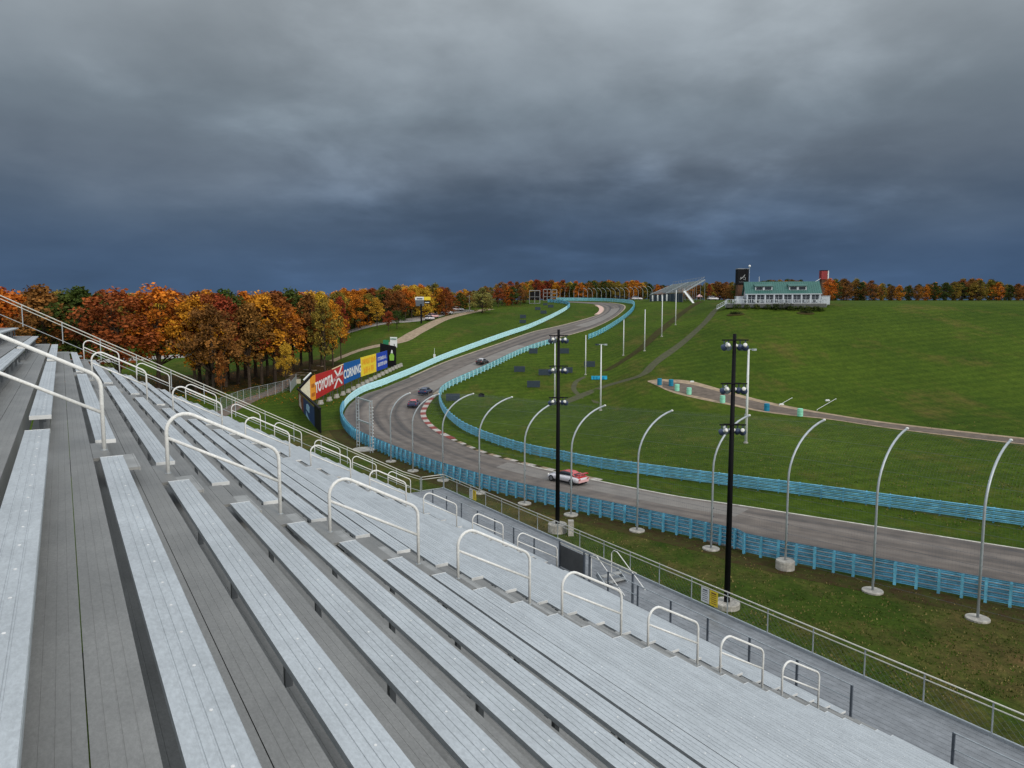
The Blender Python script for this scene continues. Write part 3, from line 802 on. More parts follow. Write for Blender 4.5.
# steel gantry at the bend
ga, gb = G(358.3, 447), G(371.6, 453)
gn = empty('steel_gantry', ga, 'tall square steel gantry of two ladder posts joined by cross bars at the bend', 'gantry')
for q in (ga, gb):
    mb = MB(); hh = 6.6
    for dx in (-.16, .16):
        for dy in (-.12, .12): mb.tube([q + Vector((dx, dy, 0)), q + Vector((dx, dy, hh))], .035, 6)
    z_ = .3
    while z_ < hh:
        mb.box(q + Z * z_, (.34, .26, .03)); z_ += .45
    obj('upright', mb, M['galv'], gn)
for z_ in (6.45, 3.6):
    mb = MB(); mb.span(ga + Z * z_, gb + Z * z_, .2, .16); obj('cross_bar', mb, M['galv'], gn)
mb = MB()
for i in range(14): mb.box(gb + Z * (.5 + i * .4) + Vector((.24, 0, 0)), (.16, .05, .10))
obj('clamp', mb, M['white'], gn)
mb = MB(); mb.lathe((ga + gb) / 2 - Z * .1, [(1.5, 0), (1.5, .25)], 16); obj('concrete_base', mb, M['concrete'], gn)

# ------------------------------------------------------------------ black light masts
def floodlight(mb0, mb1, mb2, c, d):
    # housing, white reflector back and lens
    r_ = .26
    for i in range(1): pass
    s = d.cross(Z).normalized(); u = s.cross(d)
    def ring(o, r): return [c + d * o + (s * math.cos(2 * math.pi * k / 12) + u * math.sin(2 * math.pi * k / 12)) * r for k in range(12)]
    mb0.loft([ring(-.2, .08), ring(-.12, .15), ring(.0, .20), ring(.05, .20)])
    mb2.loft([ring(.051, .19), ring(.065, .17)])
    mb1.loft([ring(-.20, .09), ring(-.40, .11), ring(-.43, .05)])
def mast(base, top, label, arms):
    root = empty('light_mast', base, label, 'light mast', 'black floodlight masts by the grandstand')
    h = top - base.z
    mb = MB(); mb.tube([base, base + Z * h * .5, base + Z * h], [.18, .15, .10], 12); obj('pole', mb, M['black'], root, smooth=True)
    for az_ in arms:
        mb = MB(); p = Vector((base.x, base.y, az_)); mb.box(p + Vector((0, -.12, 0)), (1.5, .07, .07)); mb.box(p + Vector((0, .15, 0)), (.9, .06, .06)); obj('cross_arm', mb, M['black'], root)
        for k, (dx, dy, dd) in enumerate(((-.62, -.12, Vector((-.5, .8, -.45))), (.58, -.12, Vector((.3, .9, -.45))), (-.3, .1, Vector((-.1, -.9, -.5))), (.35, .1, Vector((.9, .2, -.4))))):
            m0, m1, m2 = MB(), MB(), MB(); c = p + Vector((dx, dy, -.42)); dd = dd.normalized()
            floodlight(m0, m1, m2, c, dd)
            m0.tube([c + Z * .42 + Vector((0, 0, -.02)), c + Z * .2], .03, 6)
            lamp = obj('floodlight', m0, M['lampblue'], root, smooth=False)
            obj('ballast', m1, M['lampwhite'], lamp) ; obj('lens', m2, M['lens'], lamp)
    return root
def fix_children(root):
    # lamps were built in world space under a parent that sits at the root
    pass
b1 = G(557.4, 532); m1 = mast(b1, elev(329.5, b1.y), 'farther black floodlight mast standing on a pale concrete base behind the walkway', [elev(y, b1.y) for y in (335.5, 366, 397.5)])
mb = MB(); mb.lathe(b1 - Z * .1, [(.75, 0), (.75, .75), (.72, .8)], 20); obj('concrete_base', mb, M['concrete'], m1)
mb = MB(); mb.box(b1 + Vector((.98, -.9, .55)), (.42, .5, 1.3)); tag(obj('utility_cabinet', mb, M['concrete']), 'pale upright utility cabinet beside the base of the farther black mast', 'cabinet')
b2 = onground(P3(726.6, 610, 40.5)); m2 = mast(b2, elev(333.8, b2.y), 'nearer black floodlight mast rising in front of the blue barrier at right', [elev(y, b2.y) for y in (340, 383.5, 424.5)])
mb = MB(); mb.lathe(b2 - Z * .1, [(.75, 0), (.75, .4), (.72, .45)], 20); obj('concrete_base', mb, M['concrete'], m2)

# ------------------------------------------------------------------ slender white poles of the infield
def wpole(x, yb, yt, label, head=False, r_=.11):
    b = G(x, yb); h = elev(yt, b.y) - b.z
    root = empty('white_pole', b, label, 'pole', 'slender white poles on the grass hill')
    mb = MB(); mb.tube([b - Z * .1, b + Z * h], [r_ * 1.15, r_ * .75], 10); obj('pole', mb, M['white'], root, smooth=True)
    mb = MB(); mb.lathe(b - Z * .1, [(.3, 0), (.3, .22), (.24, .25)], 12); obj('footing', mb, M['concrete'], root)
    if head:
        mb = MB(); mb.span(b + Z * h + Vector((-.75, 0, .03)), b + Z * h + Vector((.75, 0, .03)), .1, .1); obj('lamp_arm', mb, M['galv'], root)
        for s in (-.7, .7):
            mb = MB(); mb.loft([[b + Z * h + Vector((s + q * .3, dy * w, -.02 + dz * .12)) for dy, dz in ((-1, -1), (1, -1), (1, 1), (-1, 1))] for q, w in ((-1, .12), (-.3, .22), (.8, .2), (1, .1))]); obj('lamp', mb, M['slate'] if s < 0 else M['galv'], root)
    return root
wpole(745.8, 443, 349.5, 'white lamp pole with twin heads beside the nearer black mast', True, .16)
wpole(600.5, 410.5, 344.5, 'white lamp pole with a flat head in front of the cyan barriers', True, .13)
wpole(585.5, 375, 335, 'thin white pole beside the dark blue board left of the lamp pole')
wpole(554.7, 398, 341, 'thin pale pole standing right behind the farther black mast', r_=.13)
wpole(623.4, 355.5, 319.5, 'thin white pole below the end of the hilltop barrier')
wpole(644.5, 351, 309.5, 'thin white pole, lowest of the three along the brown rut')
wpole(661.7, 336.5, 296, 'thin white pole, middle of the three along the brown rut')
wpole(675.5, 325, 290, 'thin white pole, highest of the three along the brown rut')

# ------------------------------------------------------------------ dark boards on the infield
brd = [(529, 537.5, 348, 353, 'small dark board just left of the farther mast, high on the slope'), (560, 569, 348, 353, 'small dark board just right of the farther mast, high on the slope'), (514, 525, 366, 371.5, 'dark board left of the pair beside the farther mast'),
 (538.5, 550.5, 369, 374.8, 'dark board touching the left side of the farther mast, middle height'), (562, 572.6, 367, 372.3, 'dark board touching the right side of the farther mast, middle height'), (584, 595, 361, 366.5, 'dark blue board behind the thin white pole'),
 (527, 540, 380.6, 387, 'dark board lowest on the slope left of the farther mast'), (446, 460, 393.5, 400.5, 'large dark board by the tip of the inner barrier bend'),
 (535, 540.5, 306.5, 309.3, 'tiny dark board near the top of the far left field'), (540.5, 546.5, 310, 313, 'tiny dark board just below the one near the top of the far left field'), (520, 526, 314.3, 317.6, 'upper of two tiny dark boards stacked on the far left field'), (519.5, 526, 319.4, 322.5, 'lower of two tiny dark boards stacked on the far left field'),
 (543, 547.5, 302.6, 304.6, 'tiny dark board beside the white scaffold'), (548, 553.5, 304.2, 306.8, 'tiny dark board in front of the curled end of the blue barrier')]
for x0, x1, y0, y1, lab in brd:
    b = G((x0 + x1) / 2, y1 + 1.0); w = (x1 - x0) / FPX * b.y; h = (y1 - y0) / FPX * b.y
    root = empty('advertising_board', b, lab, 'board', 'dark boards standing on the grass')
    mb = MB(); mb.box(b + Z * (.15 + h / 2), (w, .06, h)); obj('panel', mb, M['slate'], root)
    mb = MB(); mb.box(b + Z * (.15 + h) + Vector((0, 0, .025)), (w + .06, .09, .05)); obj('frame', mb, M['signback'], root)
    for s in (-.4, .4):
        mb = MB(); mb.box(b + Vector((w * s, .08, (h + .1) / 2)), (.08, .08, h + .1)); obj('leg', mb, M['signback'], root)

# ------------------------------------------------------------------ billboards behind the bend
BD = []
def board(name, BL, BR, TL_, TR_, mats, lab, Yl, Yr):
    pass
gl = G(314, 404); gr_ = G(390, 368.5)
def on_line(x):                                          # where the board line crosses picture column x
    rx = ray(x, 400)[0]; d = gr_ - gl
    t = (rx * gl.y - gl.x) / (d.x - rx * d.y); p = gl + d * t; return onground(p)
bdir = (gr_ - gl); bdir.z = 0; bdir.normalize(); bn = Vector((bdir.y, -bdir.x, 0))
def billboard(x0, x1, yb0, yb1, yt0, yt1, m, lab, art):
    a, b = on_line(x0), on_line(x1)
    A0 = Vector((a.x, a.y, elev(yb0, a.y))); B0 = Vector((b.x, b.y, elev(yb1, b.y))); A1 = Vector((a.x, a.y, elev(yt0, a.y))); B1 = Vector((b.x, b.y, elev(yt1, b.y)))
    root = empty('billboard', onground((a + b) / 2), lab, 'billboard', 'billboards outside the bend')
    off = bn * .1
    mb = MB(); mb.poly([A0 + off, B0 + off, B1 + off, A1 + off], bn, .14); obj('panel', mb, m, root)
    for t in (.08, .5, .92):
        q = A0.lerp(B0, t); mb = MB(); tp = A1.lerp(B1, t); gq = onground(q)
        mb.span(Vector((q.x, q.y, gq.z - .1)) - bn * .12, tp - bn * .12 - Z * .1, .15, .15)
        mb.span(Vector((q.x, q.y, gq.z)) - bn * 1.9, tp - bn * .15 - Z * .8, .1, .1); obj('support', mb, M['signback'], root)
    Uw = (B0 - A0); W = Uw.length; Uw.normalize(); Vh = (A1 - A0).length * .5 + (B1 - B0).length * .5
    C = (A0 + B0 + A1 + B1) / 4 + off
    shear_up = Z
    art(root, C, Uw, W, Vh)
    return root
def put(root, name, mb, m): obj(name, mb, m, root)
def art_toyota(root, C, u, W, h):
    put(root, 'lettering', text_mb('TOYOTA', 1.0, C + bn * .03 - Z * .1, u * (W * .88 / 3.35), Z * (h * .62), 1.0, .02, bold=.035), M['white'])
def art_bow(root, C, u, W, h):
    def q(pts, m, o, nm):
        mb = MB(); mb.poly([C + u * (x * W) + Z * (y * h) + bn * o for x, y in pts], bn, .03); put(root, nm, mb, m)
    q([(-.34, .40), (-.26, .44), (0, .14), (.3, .5), (.4, .47), (.05, 0.0), (-.04, .0)], M['white'], .05, 'emblem')
    q([(-.40, -.44), (-.30, -.47), (0, -.10), (.3, -.42), (.38, -.37), (.04, -.0), (-.05, -.0)], M['white'], .055, 'emblem')
    q([(-.42, -.12), (.42, .06), (.42, .2), (-.42, .04)], mat('emblem_bar', (.5, .4, .42), .6), .08, 'emblem')
    mb = text_mb('Budweiser', 1.0, C + bn * .1 + Z * (.02 * h), u * (W * .72 / 4.5), Z * (h * .16), 1, .01, bold=.02); put(root, 'lettering', mb, M['red'])
    mb = MB(); mb.box(C + Z * (h * .53), (W, .2, .12), (u, bn, Z)); put(root, 'frame', mb, M['gold'])
def art_corning(root, C, u, W, h):
    put(root, 'lettering', text_mb('CORNING', 1.0, C + bn * .03 - Z * .2, u * (W * .93 / 4.15), Z * (h * .62), 1.0, .02, bold=.02), M['white'])
def marks(root, C, u, W, h, m, rows, seed):
    rg = random.Random(seed)
    for yy, hh, wd in rows:                                # worn lettering, unreadable at this distance
        mb = MB(); x = -wd / 2
        while x < wd / 2:
            lw = rg.uniform(.07, .10)
            c = C + bn * .03 + u * ((x + lw / 2) * W) + Z * (yy * h)
            mb.box(c - u * (lw * W * .32), (lw * W * .22, .03, hh * h), (u, bn, Z))
            if rg.random() < .7: mb.box(c + u * (lw * W * .25), (lw * W * .22, .03, hh * h * rg.choice((1, .55))), (u, bn, Z))
            mb.box(c + Z * (hh * h * rg.choice((-.4, 0, .4))), (lw * W * .5, .034, hh * h * .18), (u, bn, Z))
            x += lw * 1.25
        put(root, 'lettering', mb, m)
def art_yellow(root, C, u, W, h): marks(root, C, u, W, h, M['orange'], ((.24, .30, .8), (-.22, .34, .66)), 3)
def art_blue(root, C, u, W, h): marks(root, C, u, W, h, M['white'], ((.17, .2, .8), (-.16, .2, .8)), 5)
billboard(315.7, 332.3, 399.3, 390.3, 374.8, 369.6, M['red'], 'red billboard with white TOYOTA lettering', art_toyota)
billboard(332.5, 343.6, 390.2, 384.6, 369.4, 365.2, mat('dark_red_sign', (.42, .03, .03), .5), 'red billboard with a pale crossed bow emblem, right of the TOYOTA one', art_bow)
billboard(344.0, 360.8, 384.2, 376.8, 363.5, 358.8, M['signblue'], 'blue billboard with white CORNING lettering', art_corning)
billboard(361.2, 376.5, 376.8, 371.6, 357.8, 353.6, M['yellow'], 'yellow billboard with two rows of faint orange lettering', art_yellow)
billboard(377.0, 387.6, 371.3, 367.4, 353.6, 350.6, M['signblue2'], 'small royal blue billboard with two rows of white lettering', art_blue)
# wedge panel at the left end of the row plus the side face that runs towards the stand
wa, wb = on_line(301), on_line(315.5)
root = empty('billboard', onground(wa), 'orange and white wedge shaped end panel left of the TOYOTA billboard', 'billboard', 'billboards outside the bend')
def WP(x, y): p = on_line(x); return Vector((p.x, p.y, elev(y, p.y))) + bn * .1
mb = MB(); mb.poly([WP(301, 400), WP(309.9, 401), WP(309.9, 377.6), WP(301, 387.5)], bn, .12); obj('white_panel', mb, mat('cream_sign', (.72, .68, .52), .5), root)
mb = MB(); mb.poly([WP(310, 401), WP(315.5, 399.4), WP(315.5, 374.8), WP(310, 377.5)], bn, .12); obj('orange_panel', mb, M['orange'], root)
mb = MB(); mb.span(WP(299.5, 388.5) + Z * .1, WP(312, 375.2) + Z * .1, .3, .35); obj('black_edge', mb, M['black'], root)
mb = MB(); mb.span(WP(305, 381.5) + Z * .25 - bn * .3, WP(312.5, 374.3) + Z * .25 - bn * .3, .2, .2); obj('white_edge', mb, M['white'], root)
mb = MB()
for yy in (384, 393): mb.poly([WP(311.2, yy + 4), WP(314.4, yy + 2.8), WP(314.4, yy - 1), WP(311.2, yy + .4)], bn, .02)
for i, v in enumerate(mb.v): mb.v[i] = tuple(Vector(v) + bn * .03)
obj('emblem', mb, mat('dark_orange', (.4, .13, .02), .5), root)
TZ = 3.6
rxa, rza = ray(298.2, 389.8); Ya = (TZ - H) / rza; rxb, rzb = ray(319.8, 409.2); Yb = (TZ - H) / rzb
Pa = Vector((rxa * Ya, Ya, TZ)); Pb = Vector((rxb * Yb, Yb, TZ))
sd = (Pb - Pa).normalized(); sn = Vector((sd.y, -sd.x, 0))
if sn.y > 0: sn = -sn
root = empty('billboard', onground(Pb), 'dark side billboard with brown and navy panels seen over the end rail of the grandstand', 'billboard', 'billboards outside the bend')
def sdp(t, z_, o=.0): p = Pa.lerp(Pb, t); gz = zg(p.x, p.y); return Vector((p.x, p.y, gz + .1 + (TZ - gz - .1) * z_)) + sn * o
for t0, t1, m in ((0, .27, M['brownred']), (.272, .78, M['navy']), (.782, 1.0, M['black'])):
    mb = MB(); mb.poly([sdp(t0, 0), sdp(t1, 0), sdp(t1, .86 if t1 < .9 else 1), sdp(t0, .86 if t1 < .9 else 1)], sn, .15); obj('panel', mb, m, root)
mb = MB(); mb.poly([sdp(0, .86, .02), sdp(.78, .86, .02), sdp(.78, 1.0, .02), sdp(0, 1.0, .02)], sn, .15); obj('header', mb, M['olive'], root)
mb = MB(); mb.span(sdp(-.02, 1.04, .05), sdp(1.02, 1.04, .05), .35, .25); obj('black_edge', mb, M['black'], root)
mb = MB(); mb.poly([sdp(.05, .1, .03), sdp(.18, .05, .03), sdp(.12, .5, .03), sdp(.16, .78, .03), sdp(.06, .8, .03)], sn, .03); obj('emblem', mb, M['kerbwhite'], root)
mb = MB(); mb.poly([sdp(.42, .4, .03), sdp(.56, .35, .03), sdp(.58, .66, .03), sdp(.5, .74, .03), sdp(.43, .66, .03)], sn, .03); mb.poly([sdp(.4, .3, .04), sdp(.56, .02, .04), sdp(.42, .08, .04)], sn, .03); obj('emblem', mb, M['paleblueart'], root)
# concrete blocks along the foot of the billboards
cb = MB(); cb.loft([[Vector((sx * .55, sy * w, z_)) for sx, sy in ((-1, -1), (1, -1), (1, 1), (-1, 1))] for z_, w in ((0, .3), (.2, .3), (.45, .17), (.8, .12))])
proto = obj('concrete_block', cb, M['concrete']); tag(proto, '', 'concrete block')
xb = [313, 322, 329.5, 336, 341.5, 346.5, 351.5, 356, 360.5, 364.5, 368.5, 372.5, 376.3, 380, 383.4, 386.6, 389.6, 392.4, 395]
for i, x in enumerate(xb):
    p = onground(on_line(x) + bn * 1.6)
    o = proto if i == 0 else proto.copy()
    if i: COL.objects.link(o)
    o.location = p; o.rotation_euler = (0, 0, math.atan2(bdir.y, bdir.x) + random.uniform(-.08, .08))
    tag(o, 'pale concrete block in the row along the foot of the billboards', 'concrete block', 'concrete blocks at the foot of the billboards')
# black pylon sign with a green and a white panel
pb = onground(on_line(391) + bdir * 1.5)
root = empty('pylon_sign', pb, 'black pylon sign with green bottle emblem and small green and white panels above', 'sign')
Yp = pb.y; s = Yp / FPX
def PX(x, y, o=0): v = P3(x, y, Yp - o); return v
mb = MB(); mb.poly([PX(380, 366), PX(380, 343.2), PX(395.8, 346.4), PX(395.8, 367)], (0, -1, 0), .6); obj('panel', mb, M['black'], root)
mb = MB(); mb.poly([PX(383, 344, -.3), PX(383, 340, -.3), PX(388.6, 340, -.3), PX(388.6, 345, -.3)], (0, -1, 0), .2); obj('green_panel', mb, M['green'], root)
mb = MB(); mb.poly([PX(390, 345.6, -.3), PX(390, 337, -.3), PX(397, 337.2, -.3), PX(397, 347.5, -.3)], (0, -1, 0), .2); obj('white_panel', mb, M['white'], root)
mb = MB(); mb.poly([PX(390.3, 339, -.05), PX(390.3, 338.4, -.05), PX(396.6, 338.6, -.05), PX(396.6, 339.3, -.05)], (0, -1, 0), .1); obj('green_bar', mb, M['green'], root)
mb = MB(); mb.poly([PX(389.8, 360.5, .1), PX(389.3, 356, .1), PX(390.6, 353.6, .1), PX(393, 353.6, .1), PX(394.2, 356, .1), PX(393.8, 360.5, .1)], (0, -1, 0), .05); obj('emblem', mb, M['lime'], root)
mb = MB(); mb.poly([PX(390.8, 353.3, .1), PX(391.3, 350, .1), PX(392.3, 350, .1), PX(392.8, 353.3, .1)], (0, -1, 0), .05); obj('emblem', mb, M['white'], root)
for x in (382, 394):
    mb = MB(); mb.span(PX(x, 344) + Vector((0, .4, 0)), onground(PX(x, 366) + Vector((0, .4, 0))), .2, .2); obj('support', mb, M['black'], root)

# ------------------------------------------------------------------ chain link fence by the service road
def chain(pts, h, lab, every=2.4):
    P = resample(catmull(pts, 2), every); P = [onground(p) for p in P]
    root = empty('chain_link_fence', P[0], lab, 'fence')
    for p in P:
        mb = MB(); mb.tube([p, p + Z * h], .045, 6); obj('post', mb, M['galv'], root)
    mb = MB(); mb.tube([p + Z * h for p in P], .03, 6); obj('top_rail', mb, M['galv'], root)
    mb = MB()
    for a, b in zip(P, P[1:]):
        for i in range(9):
            q = a.lerp(b, i / 9); mb.tube([q + Z * .05, q + Z * (h - .03)], .007, 3, cap=False)
        for j in range(1, 7): mb.tube([a + Z * (h * j / 7), b + Z * (h * j / 7)], .007, 3, cap=False)
    obj('wire_mesh', mb, M['galv'], root)
chain([G(215, 414), G(245, 402), G(268, 396.5), (G(290, 391))], 2.4, 'chain link fence beside the service road below the grove')
ga_ = empty('site_gate', G(291, 392.5), 'pale angled gate panel at the end of the chain link fence', 'gate')
g0, g1 = G(290.6, 392.5), G(296.3, 385)
mb = MB(); mb.span(g0 + Z * 1.1, g1 + Z * 1.1, .05, 1.9); obj('panel', mb, M['galv'], ga_)
mb = MB(); mb.tube([g0, g0 + Z * 2.4], .06, 6); obj('post', mb, M['galv'], ga_); mb = MB(); mb.tube([g1, g1 + Z * 2.4], .06, 6); obj('post', mb, M['galv'], ga_)
q = G(298.6, 383.5); mb = MB(); mb.box(q + Z * .45, (.8, .6, .9)); mb.box(q + Z * .93, (.9, .7, .08)); tag(obj('utility_box', mb, mat('cream_box', (.6, .56, .42))), 'small cream utility box by the gate left of the billboards', 'box')

# ------------------------------------------------------------------ barrels and other small infield things
def barrel_mb():
    mb = MB(); mb.lathe((0, 0, 0), [(.40, 0), (.42, .04), (.42, .36), (.45, .39), (.45, .43), (.42, .46), (.42, .80), (.45, .83), (.45, .87), (.42, .9), (.42, 1.16), (.38, 1.2)], 14); return mb
for nm, m, lst in (('mint', M['barrelgreen'], [(677, 391), (689, 394.5), (722.5, 402.8), (800, 416.3)]), ('blue', M['barrelblue'], [(659.5, 385), (671, 386), (766.7, 411)])):
    pb_ = None
    where = {677: 'nearest the far end of the access road', 689: 'next right of the leftmost mint one', 722.5: 'left of the nearer black mast', 800: 'at the right end of the row', 659.5: 'at the far left tip of the access road', 671: 'beside the leftmost mint one', 766.7: 'right of the white lamp pole'}
    for x, y in lst:
        if pb_ is None: pb_ = obj('barrel', barrel_mb(), m, smooth=False); o = pb_
        else: o = pb_.copy(); COL.objects.link(o)
        o.location = G(x, y); tag(o, '%s %s access road barrel, %s' % ('pale' if nm == 'mint' else 'deep', 'mint green' if nm == 'mint' else 'blue', where[x]), 'barrel', 'barrels along the access road')
for i, x in enumerate((592.8, 595.8, 598.8, 602.8, 605.6)):
    p = G(x, 379.5); w = 3.0 / FPX * p.y * .92
    mb = MB(); mb.loft([[Vector((sx * w / 2, sy * d_, z_)) for sx, sy in ((-1, -1), (1, -1), (1, 1), (-1, 1))] for z_, d_ in ((0, .28), (.18, .28), (.4, .15), (.75, .1))])
    o = obj('water_barrier', mb, M['cyan']); o.location = p
    tag(o, 'cyan plastic water barrier in the short row behind the white lamp pole', 'water barrier', 'cyan water barriers')
for (a, b, lab) in (((779, 406), (792, 398.6), 'thin white pipe lying on the grass, left one above the access road'), ((817, 410.5), (836, 399.5), 'thin white pipe lying on the grass, right one above the access road')):
    A_, B_ = G(*a), G(*b); mb = MB(); mb.tube([A_ + Z * .14, B_ + Z * .14], .035, 6); mb.tube([A_, A_ + Z * .2], .04, 6); mb.tube([B_, B_ + Z * .2], .04, 6)
    tag(obj('white_pipe', mb, M['white']), lab, 'pipe', 'white pipes above the access road')
for x, y, lab in ((781.5, 405, 'small white marker block left of the pipes'), (827.5, 401, 'small white marker block right above the access road'), (692, 382.2, 'white marker block at the upper edge of the access road')):
    p = G(x, y); mb = MB(); mb.box(p + Z * .1, (.7, .3, .2)); mb.box(p + Z * .23, (.5, .24, .06)); tag(obj('marker_block', mb, M['white']), lab, 'marker block')
p = G(746.9, 440); mb = MB(); mb.box(p + Vector((-.3, -.25, 3.2)), (.35, .2, .6)); mb.box(p + Vector((-.3, -.1, 3.2)), (.2, .12, .3)); tag(obj('junction_box', mb, M['galv']), 'small grey box fixed to the white twin headed lamp pole', 'box')
p = G(481.5, 396.5); mb = MB(); mb.box(p + Z * .25, (1.1, .7, .5)); mb.box(p + Z * .55, (.5, .5, .14)); tag(obj('equipment_case', mb, M['black']), 'black equipment case lying on the infield grass', 'case')
# marshal post things beyond the left barrier
p = G(434.5, 357.5); mb = MB(); mb.tube([p, p + Z * 2.2], .05, 6); mb.box(p + Z * .4, (.5, .4, .8)); tag(obj('marshal_post', mb, M['white']), 'small white box with a stake behind the pale blue barrier on the left', 'marker post')

# ------------------------------------------------------------------ cars
def ring_sec(x, w, zb_, zt, crown=.0, n=14, sq=3.2):
    out = []
    for k in range(n):
        a = 2 * math.pi * k / n + math.pi / n
        c, s_ = math.cos(a), math.sin(a)
        yy = abs(c) ** (2 / sq) * (1 if c > 0 else -1); zz_ = abs(s_) ** (2 / sq) * (1 if s_ > 0 else -1)
        out.append(Vector((x, yy * w / 2, (zb_ + zt) / 2 + zz_ * (zt - zb_) / 2)))
    return out
def make_car(label, mb_body, m_hood, m_roof, m_rear, wing=True, suv=False, group=None, cat='race car', name='race_car'):
    root = empty(name, (0, 0, 0), label, cat, group)
    hh = .28 if suv else 0
    b = MB()                                              # +x is forward, 4.5 m long
    S = [(-2.22, 1.35, .38, .62), (-2.18, 1.62, .28, .80), (-1.95, 1.84, .22, .90), (-1.45, 1.90, .2, .93), (-.9, 1.88, .19, .92), (0, 1.80, .18, .88), (.8, 1.82, .18, .86), (1.35, 1.86, .18, .82), (1.8, 1.74, .2, .72), (2.1, 1.50, .22, .60), (2.24, 1.15, .28, .48)]
    S = [(x, w, z0 + hh * .5, z1 + hh) for x, w, z0, z1 in S]
    b.loft([ring_sec(*q) for q in S])
    obj('body', b, mb_body, root, world=False, smooth=True)
    c = MB()
    C = ([(-1.75, 1.30, .82, .90), (-1.3, 1.36, .80, 1.10), (-.75, 1.36, .80, 1.27), (-.1, 1.32, .80, 1.29), (.35, 1.32, .80, 1.20), (.95, 1.38, .78, .88)] if not suv else
         [(-2.1, 1.5, 1.0, 1.5), (-1.9, 1.54, 1.0, 1.7), (-.75, 1.5, 1.0, 1.75), (.1, 1.5, 1.0, 1.72), (.5, 1.5, 1.0, 1.5), (1.0, 1.5, 1.0, 1.15)])
    c.loft([ring_sec(x, w, z0, z1, sq=2.8) for x, w, z0, z1 in C]); obj('windows', c, M['glass'], root, world=False, smooth=True)
    rf = MB(); i0, i1 = (1, 4)
    rs = []
    for x, w, z0, z1 in C[i0:i1 + 1]:
        rs.append([Vector((x, yy * w / 2, z1 + dz)) for yy, dz in ((-.74, -.02), (-.4, .014), (.4, .014), (.74, -.02), (.74, -.05), (-.74, -.05))])
    rf.loft(rs); obj('roof', rf, m_roof, root, world=False)
    for sgn in (-1, 1):                                   # pillars
        pz = MB(); pz.span((C[-1][0] - .1, sgn * .62, C[-1][3] + .0), (C[-2][0], sgn * .55, C[-2][3] - .0), .07, .05); pz.span((C[1][0] + .1, sgn * .6, C[1][3] - .02), (C[0][0] + .1, sgn * .66, C[0][3] + .02), .16, .05)
        obj('pillar', pz, m_roof, root, world=False)
    hd = MB(); hd.loft([[Vector((x, yy * w / 2, z1 + dz)) for yy, dz in ((-.72, -.012), (0, .022), (.72, -.012), (.72, -.05), (-.72, -.05))] for x, w, z0, z1 in S[6:10]]); obj('bonnet', hd, m_hood, root, world=False)
    rr = MB(); rr.loft([[Vector((x, yy * w / 2, z1 + dz)) for yy, dz in ((-.8, -.02), (0, .03), (.8, -.02), (.8, -.06), (-.8, -.06))] for x, w, z0, z1 in S[1:4]]); obj('rear_deck', rr, m_rear, root, world=False)
    bp = MB(); bp.box((-2.2, 0, .48 + hh), (.12, 1.5, .26)); obj('rear_bumper', bp, CP if group is None else mb_body, root, world=False)
    df = MB(); df.box((-2.14, 0, .25 + hh * .5), (.2, 1.0, .12)); obj('diffuser', df, M['black'], root, world=False)
    for sgn in (-1, 1):
        l = MB(); l.box((-2.235, sgn * .62, .68 + hh), (.04, .26, .1)); obj('tail_light', l, M['red'], root, world=False)
        l = MB(); l.lathe((0, 0, 0), [(.09, 0), (.12, .02), (.1, .06)], 10); 
        for k_, v in enumerate(l.v): l.v[k_] = (v[2] + 2.02, v[0] + sgn * .6, v[1] + .58 + hh)
        obj('headlight', l, M['lampwhite'], root, world=False)
    if wing:
        w_ = MB(); w_.box((-2.0, 0, 1.16), (.34, 1.5, .035)); w_.box((-2.0, .75, 1.12), (.36, .02, .16)); w_.box((-2.0, -.75, 1.12), (.36, .02, .16)); w_.box((-1.98, .4, 1.02), (.1, .03, .26)); w_.box((-1.98, -.4, 1.02), (.1, .03, .26)); obj('rear_wing', w_, m_rear, root, world=False)
    for wx in (-1.35, 1.38):
        for sgn in (-1, 1):
            t = MB(); t.lathe((0, 0, 0), [(.2, 0), (.3, .0), (.33, .04), (.33, .22), (.3, .25), (.2, .25)], 18)
            for k_, v in enumerate(t.v): t.v[k_] = (v[0] + wx, sgn * (.71 + v[2]), v[1] + .33)
            tw = obj('wheel', t, M['tyre'], root, world=False)
            t = MB(); t.lathe((0, 0, 0), [(.21, 0), (.21, .03), (.07, .05)], 10)
            for k_, v in enumerate(t.v): t.v[k_] = (v[0] + wx, sgn * (.955 + v[2]), v[1] + .33)
            obj('rim', t, M['rim'], tw, world=False)
    return root
def carmat(n, c): 
    m = mat(n, c, .25, .0, .06, 3, .5); m.node_tree.nodes['Principled BSDF'].inputs['Coat Weight'].default_value = .5; return m
CW, CR, CP = carmat('car_white', (.66, .64, .68)), carmat('car_red', (.55, .06, .06)), carmat('car_pink', (.72, .42, .42))
CB, CK, CG = carmat('car_navy', (.022, .03, .085)), carmat('car_black', (.02, .02, .025)), carmat('car_grey', (.28, .3, .33))
def track_dir(p):
    j = min(range(len(TIs)), key=lambda i: (TIs[i] - p).length); a = TIs[max(0, j - 5)]; b = TIs[min(len(TIs) - 1, j + 5)]; return math.atan2(b.y - a.y, b.x - a.x)
c1 = make_car('white and red race car with a rear wing passing behind the farther black mast', CW, CW, CR, CR, True)
p = G(567, 482.5); c1.location = p + Z * .06; c1.rotation_euler = (0, 0, track_dir(p))
mb = MB(); mb.box((-.6, 0, 1.30), (.05, .9, .02)); 
